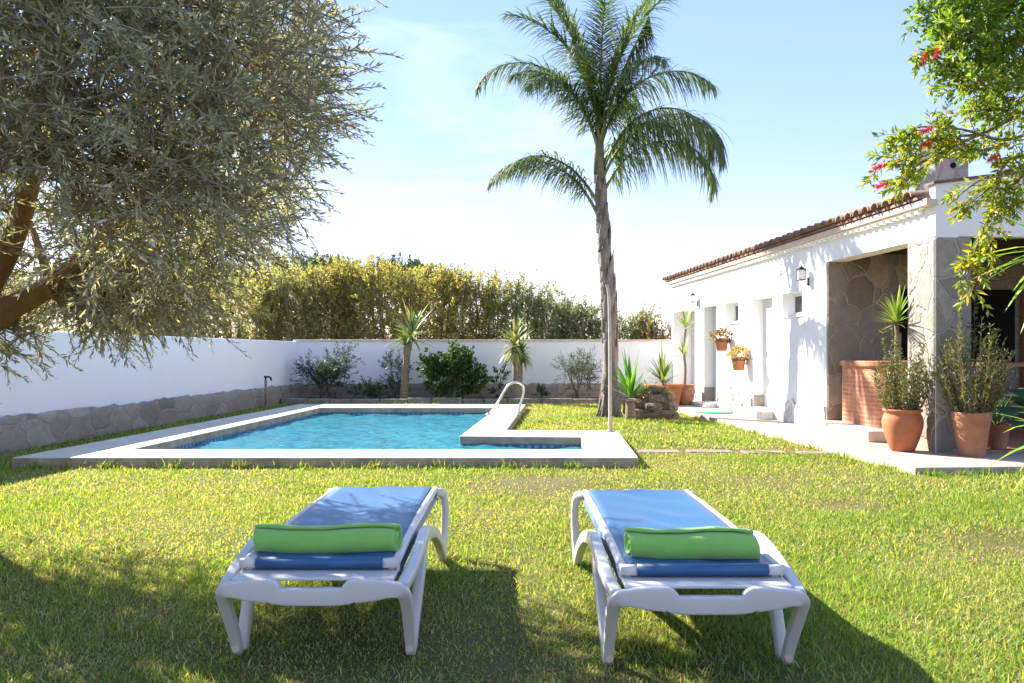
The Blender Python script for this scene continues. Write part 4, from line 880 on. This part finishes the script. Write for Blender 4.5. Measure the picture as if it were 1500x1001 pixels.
t = potted(house(-.16, 5.6, .07), 'small white glazed pot with spindly dark stems against the wall', .1, .2, 'rim', 'porcelain'); wands(t, 9, .45, .14, .17, .045, .018, [(.05, .08, .05), (.1, .12, .09)], (2, 1), 12, 9)

# ------------------------------------------------------------------ trees
def olive():
    B = Vector((-3.2, 4.55, 0)); t = thing('olive_tree', 'large grey-green olive tree overhanging the lawn on the left', 'olive tree', B); rg = np.random.default_rng(21); Bn = np.array(B)
    K = [(60, 40, 3.0, .6), (190, 60, 3.2, .65), (320, 50, 3.4, .6), (420, 60, 3.6, .45), (490, 60, 3.75, .3), (515, 95, 3.8, .2), (100, 200, 3.05, .5), (230, 200, 3.3, .55), (350, 180, 3.5, .5), (440, 160, 3.7, .36), (490, 170, 3.85, .24), (450, 240, 3.85, .28),
         (150, 310, 3.5, .36), (250, 300, 3.7, .36), (350, 290, 3.9, .33), (420, 300, 4.0, .22), (190, 385, 4.1, .36), (300, 360, 4.1, .3), (390, 335, 4.1, .18), (260, 405, 4.3, .22), (110, 455, 4.45, .2), (190, 450, 4.4, .2), (25, 490, 4.45, .1), (150, 478, 4.5, .1), (230, 400, 4.7, .3), (200, 330, 5.0, .4), (270, 290, 5.2, .35), (300, 400, 4.9, .22), (20, 250, 3.1, .5), 
         (-120, 60, 3.2, .8), (-150, 260, 3.4, .7), (-180, 420, 4.0, .6), (-330, 300, 4.4, .7), (-330, 470, 4.6, .5), (-60, 480, 4.6, .34), (-200, 530, 4.9, .36), (-380, 500, 5.2, .4), (60, -140, 3.2, .7), (250, -130, 3.4, .7), (420, -110, 3.6, .5), (-150, -150, 3.4, .8), (-350, 50, 4.2, .9), (150, -330, 3.8, .8), (-100, -380, 4., .9),
         (34, 302, 5.05, .55), (-35, 220, 5.5, .6), (95, 400, 4.85, .36), (-80, 360, 5.6, .5), (-170, 330, 6.0, .6), (-60, 150, 6.1, .5), (160, 440, 5.3, .3), (-140, 240, 6.4, .5)]
    cs, ds, tp = [], [], []
    limbs = MB(); trunk = MB()
    trunk.tube(catmull([(0, 0, -.05), (.03, -.02, .35), (.0, 0, .7), (.12, -.02, 1.05)], 8), [.24, .19, .18, .16], 14); trunk.build('trunk', M['bark_olive'], t)
    fork = np.array([.1, -.02, 1.0])
    def limb(pts, r): limbs.tube(catmull(pts, 8), r, 10)
    w = lambda px, py, Y: np.array(at(px, py, Y))-Bn
    limb([fork, w(-10, 468, 4.42), w(75, 418, 4.3), w(160, 340, 4.0), w(250, 240, 3.7), w(330, 130, 3.5)], [.09, .07, .055, .04, .03, .018])
    limb([fork, w(-25, 430, 4.4), w(5, 380, 4.3), w(32, 315, 4.1), w(60, 200, 3.6), w(120, 60, 3.3)], [.09, .075, .06, .05, .04, .018])
    limb([fork, w(-120, 380, 4.4), w(-200, 240, 4.2), w(-240, 60, 4.2)], [.11, .09, .06, .02])
    for (px, py, Y, r) in K:
        if py > 430: py -= 14
        if px > 300: px = 300+(px-300)*.62
        far = px > 345
        if far: Y *= 1.2; r *= 1.12
        c = np.array(at(px, py, Y))-Bn; k = int(120*(r/.45)**2.0)+10; k = int(k*(1.7 if py > 400 and Y < 4.75 else .62 if Y > 4.75 and not far else 1.)); edge = px > 380 or py > 440
        p, u = blobpts(k, c, (r, r*.9, r*.9), .5, rg)
        q = p+Bn; sx = 750+F*q[:, 0]/q[:, 1]; sy = HY-F*(q[:, 2]-CH)/q[:, 1]; keep = ~((sx < 80) & (sx > -60) & (sy > 255) & (sy < 500) & (sy < 500-.55*sx+20) & (q[:, 1] < 4.45)); p, u = p[keep], u[keep]; k = len(p); cs.append(p)   # pruned clear round the main limbs
        d = u*.8+np.array([.12, -.05, .1 if py < 350 else -.08])+rg.normal(0, .45, (k, 3)); ds.append(d)
        src = [fork, w(75, 418, 4.3), w(160, 340, 4.0), w(250, 240, 3.7), w(32, 315, 4.1), w(60, 200, 3.6)]; s = min(src, key=lambda q: np.linalg.norm(q-c))
        limbs.tube(catmull([s, s*.55+c*.45+rg.normal(0, .06, 3), c], 5), [.028, .016, .006], 6)
        for q in p[:: max(1, k//14)] if k else []: tp.append(np.stack([c, c*.6+q*.4+rg.normal(0, .03, 3), c*.3+q*.7+rg.normal(0, .03, 3), q]))
    limbs.build('limb', M['bark_olive'], t)
    c, d = np.concatenate(cs), np.concatenate(ds); P, D, L, W, tw = sprigs(c, d, .22*np.exp(rg.normal(0, .25, len(c))), 20, .05, .0095, .75, .12, rg)
    C = mixcols([(.26, .29, .2), (.38, .4, .31), (.57, .59, .5), (.38, .36, .2)], (4, 4, 2.8, 1.4), len(P), .2, rg)
    leaves('crown', P, D, L, W, C, M['olive'], t); twigmesh('twig', np.concatenate([tw, np.array(tp)]), .0045, M['twig'], t, (.3, .27, .21)); print('olive leaves', len(P))
olive()
def bottlebrush():
    B = Vector((4.6, 4.9, 0)); Bn = np.array(B); t = thing('bottlebrush_tree', 'bright green bottlebrush tree with red flowers hanging in at top right', 'bottlebrush tree', B); rg = np.random.default_rng(31)
    w = lambda px, py, Y: np.array(at(px, py, Y))-Bn; mb = MB(); mb.tube(catmull([(0, 0, -.05), (-.03, 0, 1.), (-.1, -.05, 2.0), (-.3, -.1, 2.9), (-.5, -.1, 3.8)], 6), [.14, .11, .09, .06, .03], 10); mb.build('trunk', M['bark_dark'], t)
    cs, ds = [], []; tips = []
    for px, py, Y, r, n in [(1475, 20, 4.6, .28, 95), (1430, 20, 4.5, .2, 55), (1385, 15, 4.5, .1, 14), (1500, 110, 4.6, .24, 65), (1450, 90, 4.5, .2, 55), (1410, 55, 4.4, .12, 14), (1420, 120, 4.4, .1, 10), (1500, 190, 4.6, .16, 28), (1560, 80, 4.8, .5, 120), (1600, -120, 4.8, .7, 170), (1470, -100, 4.6, .5, 130), (1400, -80, 4.5, .2, 30)]:
        c = np.array(at(px, py, Y))-Bn; p, u = blobpts(n, c, (r, r, r), .5, rg); cs.append(p); ds.append(u+np.array([-.2, -.1, .1])+rg.normal(0, .4, (n, 3)))
    br = MB()
    sprays = [[(1520, 150), (1440, 195), (1370, 200), (1330, 232), (1285, 243)], [(1440, 195), (1390, 218), (1345, 250), (1320, 268)], [(1500, 60), (1440, 90), (1395, 70), (1350, 78)], [(1520, 130), (1440, 130), (1372, 122)], [(1520, 190), (1470, 205), (1410, 190), (1350, 186), (1318, 200)], [(1540, 220), (1480, 235), (1455, 270), (1425, 295)],
              [(1530, 230), (1475, 280), (1445, 330), (1425, 375), (1412, 420)], [(1540, 200), (1495, 260), (1478, 310)], [(1460, 215), (1430, 220), (1400, 200)], [(1520, 240), (1440, 262), (1390, 300)], [(1480, 10), (1400, 25), (1345, 12)], [(1500, 40), (1420, 40), (1350, 32)], [(1515, 170), (1460, 160), (1415, 165)]]
    yel = []
    for i, s in enumerate(sprays):
        Y0 = 4.7; path = catmull([np.array(at(px, py, Y0-.06*k))-Bn for k, (px, py) in enumerate(s)], 8); br.tube(path, [.012, .007, .003], 5)
        m = len(path)
        for j in range(int(m*.3), m):
            for q in range(2):
                if rg.uniform() < .5:
                    tdir = path[min(j+1, m-1)]-path[j-1]; cs.append(path[j][None]+rg.normal(0, .02, (1, 3))); ds.append((tdir/np.linalg.norm(tdir)+rg.normal(0, .75, 3))[None])
    br.build('limb', M['bark_dark'], t)
    c, d = np.concatenate(cs), np.concatenate(ds); P, D, L, W, tw = sprigs(c, d, .12*np.exp(rg.normal(0, .25, len(c))), 15, .058, .018, .95, .12, rg)
    z = P[:, 2]; yw = np.clip((3.0-(z))/1.1, 0, 1)[:, None]*.7*(rg.uniform(0, 1, (len(P), 1)) < .75)
    C = mixcols([(.1, .22, .03), (.16, .3, .04), (.25, .36, .06)], (4, 4, 2), len(P), .2, rg); C = C*(1-yw)+yw*mixcols([(.46, .42, .04), (.26, .34, .05), (.58, .46, .05)], (3, 3, 1.5), len(P), .2, rg)
    leaves('crown', P, D, L, W, np.clip(C, 0, .9), M['leaf_bright'], t); twigmesh('twig', tw, .003, M['twig'], t, (.2, .15, .08))
    for px, py in [(1354, 86), (1373, 78), (1357, 211), (1288, 244), (1292, 271), (1456, 231), (1358, 190)]:
        c = np.array(at(px, py, 4.45))-Bn; n = 190; ax = nrm(np.array([[-.9, 0, -.35]]) if py > 150 else np.array([[-.3, 0, -.9]])); u = rg.uniform(-.5, .5, (n, 1)); p = c+ax*u*.075; dd = nrm(np.cross(unit(n, rg), ax))+ax*.25
        straps('flower', p, dd, .028, .0028, .3, mixcols([(.6, .02, .06), (.75, .06, .12), (.8, .2, .25)], (4, 3, 1), n, .15, rg), M['petal'], t, 2)
bottlebrush()
def edge_yucca():
    B = Vector((2.99, 4.45, 0)); t = thing('yucca', 'yucca with long arching bright leaves entering at the right edge', 'yucca', B)
    mb = MB(); mb.tube(catmull([(0, 0, -.02), (.02, 0, .6), (.05, 0, 1.2), (.02, 0, 1.62)], 6), [.07, .06, .055, .05], 10); mb.build('trunk', M['bark_yucca'], t)
    def lv(c, spec, name, n=30, ln=.6, seed=1):
        rg = np.random.default_rng(seed); D = [np.array(s[:3]) for s in spec]; L = [s[3] for s in spec]
        th = rg.uniform(-2.3, 2.3, n); el = rg.uniform(-.3, 1.3, n); D += [np.array((math.cos(a)*math.cos(e), math.sin(a)*math.cos(e), math.sin(e))) for a, e in zip(th, el)]; L += list(ln*np.exp(rg.normal(0, .1, n)))
        D = np.array(D); straps(name, np.tile(np.array(c), (len(D), 1)), D, np.array(L), .042, np.r_[np.full(len(spec), .75), rg.uniform(.3, 1, n)], mixcols([(.16, .34, .04), (.28, .44, .06), (.4, .5, .1)], (3, 4, 2), len(D), .15, rg), M['leaf_bright'], t, 5, [.8, 1, .95, .75, .42])
    lv((.02, 0, 1.66), [(-.8, -.2, .05, .54), (-.7, -.3, -.15, .5), (-.6, -.2, .3, .5), (-.75, -.2, -.35, .55), (-.5, -.1, -.55, .55), (-.7, 0, .15, .45), (-.5, -.3, -.3, .5), (-.6, .1, -.05, .5)], 'leaf_rosette', 34, .6, 3)
    lv((.05, 0, .62), [(-.8, -.1, .12, .46), (-.6, -.3, .05, .5), (-.7, -.2, -.2, .5), (-.5, -.3, -.3, .42)], 'leaf_rosette', 16, .5, 4)
edge_yucca()

# background shrubs beyond the far wall
GOLD = [(.38, .36, .14), (.3, .33, .13), (.46, .42, .18), (.26, .3, .12)]; OLV = [(.32, .32, .09), (.4, .35, .1), (.22, .25, .08)]; GRN = [(.2, .26, .11), (.28, .3, .14), (.14, .2, .09)]; RUST = [(.3, .17, .05), (.22, .15, .05), (.16, .15, .05)]
def screen_bush(px, Y, top, wpx, cols, label, n=330, bare=.3, seed=1):
    n = int(n*(2.0 if px < 560 else 1.65)); wpx = wpx*1.35; bare = bare-.03
    h = CH+(HY-top)/F*Y; wd = wpx/F*Y/2; x = (px-750)/F*Y; rg = np.random.default_rng(seed)
    t = thing('screen_shrub', label, 'tall shrub', (x, Y, 0), 0, 'tall shrubs screening the garden behind the far wall')
    ns = 9; mb = MB(); cs, ds = [], []
    for i in range(ns):
        a = rg.uniform(0, 6.28); e = np.array([rg.uniform(-1, 1)*wd*.95, rg.uniform(-.5, .5)*wd, h*rg.uniform(.78, .97)]); s0 = np.array([e[0]*.55, e[1]*.5, -.02]); m1 = s0*.5+e*.5+rg.normal(0, .06, 3); path = catmull([s0, m1, e], 8)
        mb.tube(path, [.04, .028, .01], 6); k = n//ns
        u = rg.uniform(0, 1, k)**.9*(1-bare)+bare; j = np.clip((u*(len(path)-1)).astype(int), 0, len(path)-1); spread = .24+.36*np.sin(np.clip(u, 0, 1)*PI*.85)
        p = path[j]+np.clip(rg.normal(0, 1, (k, 3)), -1.7, 1.7)*np.array([.4, .45, .32])*spread[:, None]*wd/.9; p[:, 2] = np.clip(p[:, 2], .3, h*1.01); cs.append(p); ds.append(rg.normal(0, .5, (k, 3))+np.array([0, 0, .75]))
        for _ in range(5):
            j = rg.integers(6, len(path)-1); q = path[j]; mb.tube([q, q+rg.normal(0, .1, 3)+[0, 0, .16], q+rg.normal(0, .16, 3)+[0, 0, .3]], [.014, .008, .004], 4)
    c, d = np.concatenate(cs), np.concatenate(ds); P, D, L, W, tw = sprigs(c, d, .34*np.exp(rg.normal(0, .3, len(c))), 15, .11, .034, .8, .06, rg)
    leaves('crown', P, D, L, W, mixcols(cols, (4, 3, 2, 2)[:len(cols)], len(P), .25, rg), M['hedge_leaf'], t); mb.build('stem', M['bark_dark'], t)
    if px > 200: twigmesh('twig', tw, .006, M['twig'], t, (.2, .16, .12))
    return t
for i, (px, Y, top, wpx, cols, label, n, bare) in enumerate([
    (-60, 21.5, 400, 130, GOLD, 'golden shrub behind the left wall at the edge of the photo', 300, .25), (60, 22.5, 390, 120, GOLD, 'golden shrub behind the wall below the olive limb', 300, .25), (160, 21.8, 405, 110, GOLD, 'golden shrub behind the wall below the hanging olive sprays', 320, .22),
    (255, 21.4, 415, 100, GOLD, 'bright golden low shrub just right of the hanging olive sprays', 400, .2), (335, 21.6, 400, 95, GOLD, 'golden yellow shrub behind the wall left of the pool corner', 420, .2), (405, 22.2, 385, 90, GOLD, 'tall golden shrub directly behind the wall corner', 440, .22),
    (468, 22.0, 382, 85, GOLD+OLV[:1], 'tall olive-gold shrub above the leggy corner shrub', 430, .25), (525, 22.4, 380, 85, OLV, 'tall brownish olive shrub left of the tall yucca head', 430, .28), (580, 22.0, 378, 85, OLV+GOLD[:1], 'tall mixed olive shrub right behind the tall yucca head', 430, .3),
    (635, 22.3, 382, 80, OLV, 'last full tall olive shrub before the hedge top steps down', 400, .3), (680, 22.6, 392, 65, OLV, 'narrow olive shrub where the hedge top steps down', 250, .32), (722, 22.4, 400, 62, OLV+GRN[:1], 'airy pale-stemmed shrub left of the shaggy yucca head', 220, .32), (765, 22.2, 414, 66, GRN+OLV[:1], 'airy green shrub directly above the shaggy yucca', 240, .3),
    (806, 22.6, 430, 62, GRN, 'grey-green airy shrub above the arching bed shrub', 230, .25), (845, 22.4, 444, 58, GRN, 'grey-green shrub just left of the palm trunk', 230, .2), (878, 22.2, 455, 48, GRN, 'grey-green shrub partly hidden by the palm trunk', 190, .2), (925, 21.6, 458, 50, GRN, 'low green shrub just right of the palm trunk', 220, .1), (964, 21.4, 470, 55, RUST, 'low rusty brown shrub against the house corner', 240, .1)]):
    screen_bush(px, Y, top, wpx, cols, label, n, bare, 100+i)
def pine(px, Y, top, wpx, label, seed):
    h = CH+(HY-top)/F*Y; wd = wpx/F*Y/2; rg = np.random.default_rng(seed); t = thing('umbrella_pine', label, 'pine tree', ((px-750)/F*Y, Y, 0), 0, 'dark pines far behind the hedge')
    mb = MB(); mb.tube([(0, 0, -.1), (.1, 0, h*.4), (0, 0, h*.8)], [.25, .2, .1], 8)
    n = 520; th = rg.uniform(0, 6.28, n); rr = np.sqrt(rg.uniform(0, 1, n)); c = np.stack([rr*wd*np.cos(th), rr*wd*.7*np.sin(th), h*.66+h*.32*np.sqrt(np.clip(1-rr**2, 0, 1))*rg.uniform(.3, 1, n)], 1)
    for i in range(9): q = c[i*20]; mb.tube([(0, 0, h*.5), (q[0]*.6, q[1]*.6, q[2]*.85), q], [.09, .06, .02], 5)
    mb.build('trunk', M['bark_dark'], t); P, D, L, W, tw = sprigs(c, rg.normal(0, .6, (n, 3))+[0, 0, .8], .5, 26, .18, .05, .9, 0, rg)
    leaves('crown', P, D, L, W, mixcols([(.04, .085, .02), (.07, .12, .03), (.025, .055, .015)], (4, 3, 2), len(P), .2, rg), M['leaf'], t)
pine(455, 34, 378, 190, 'dark green pine crown showing just above the hedge behind the wall corner', 1); pine(590, 36, 382, 150, 'dark green pine crown topping the hedge above the tall yucca', 2); pine(330, 36, 392, 160, 'dark pine crown far behind the golden shrubs at left', 3)
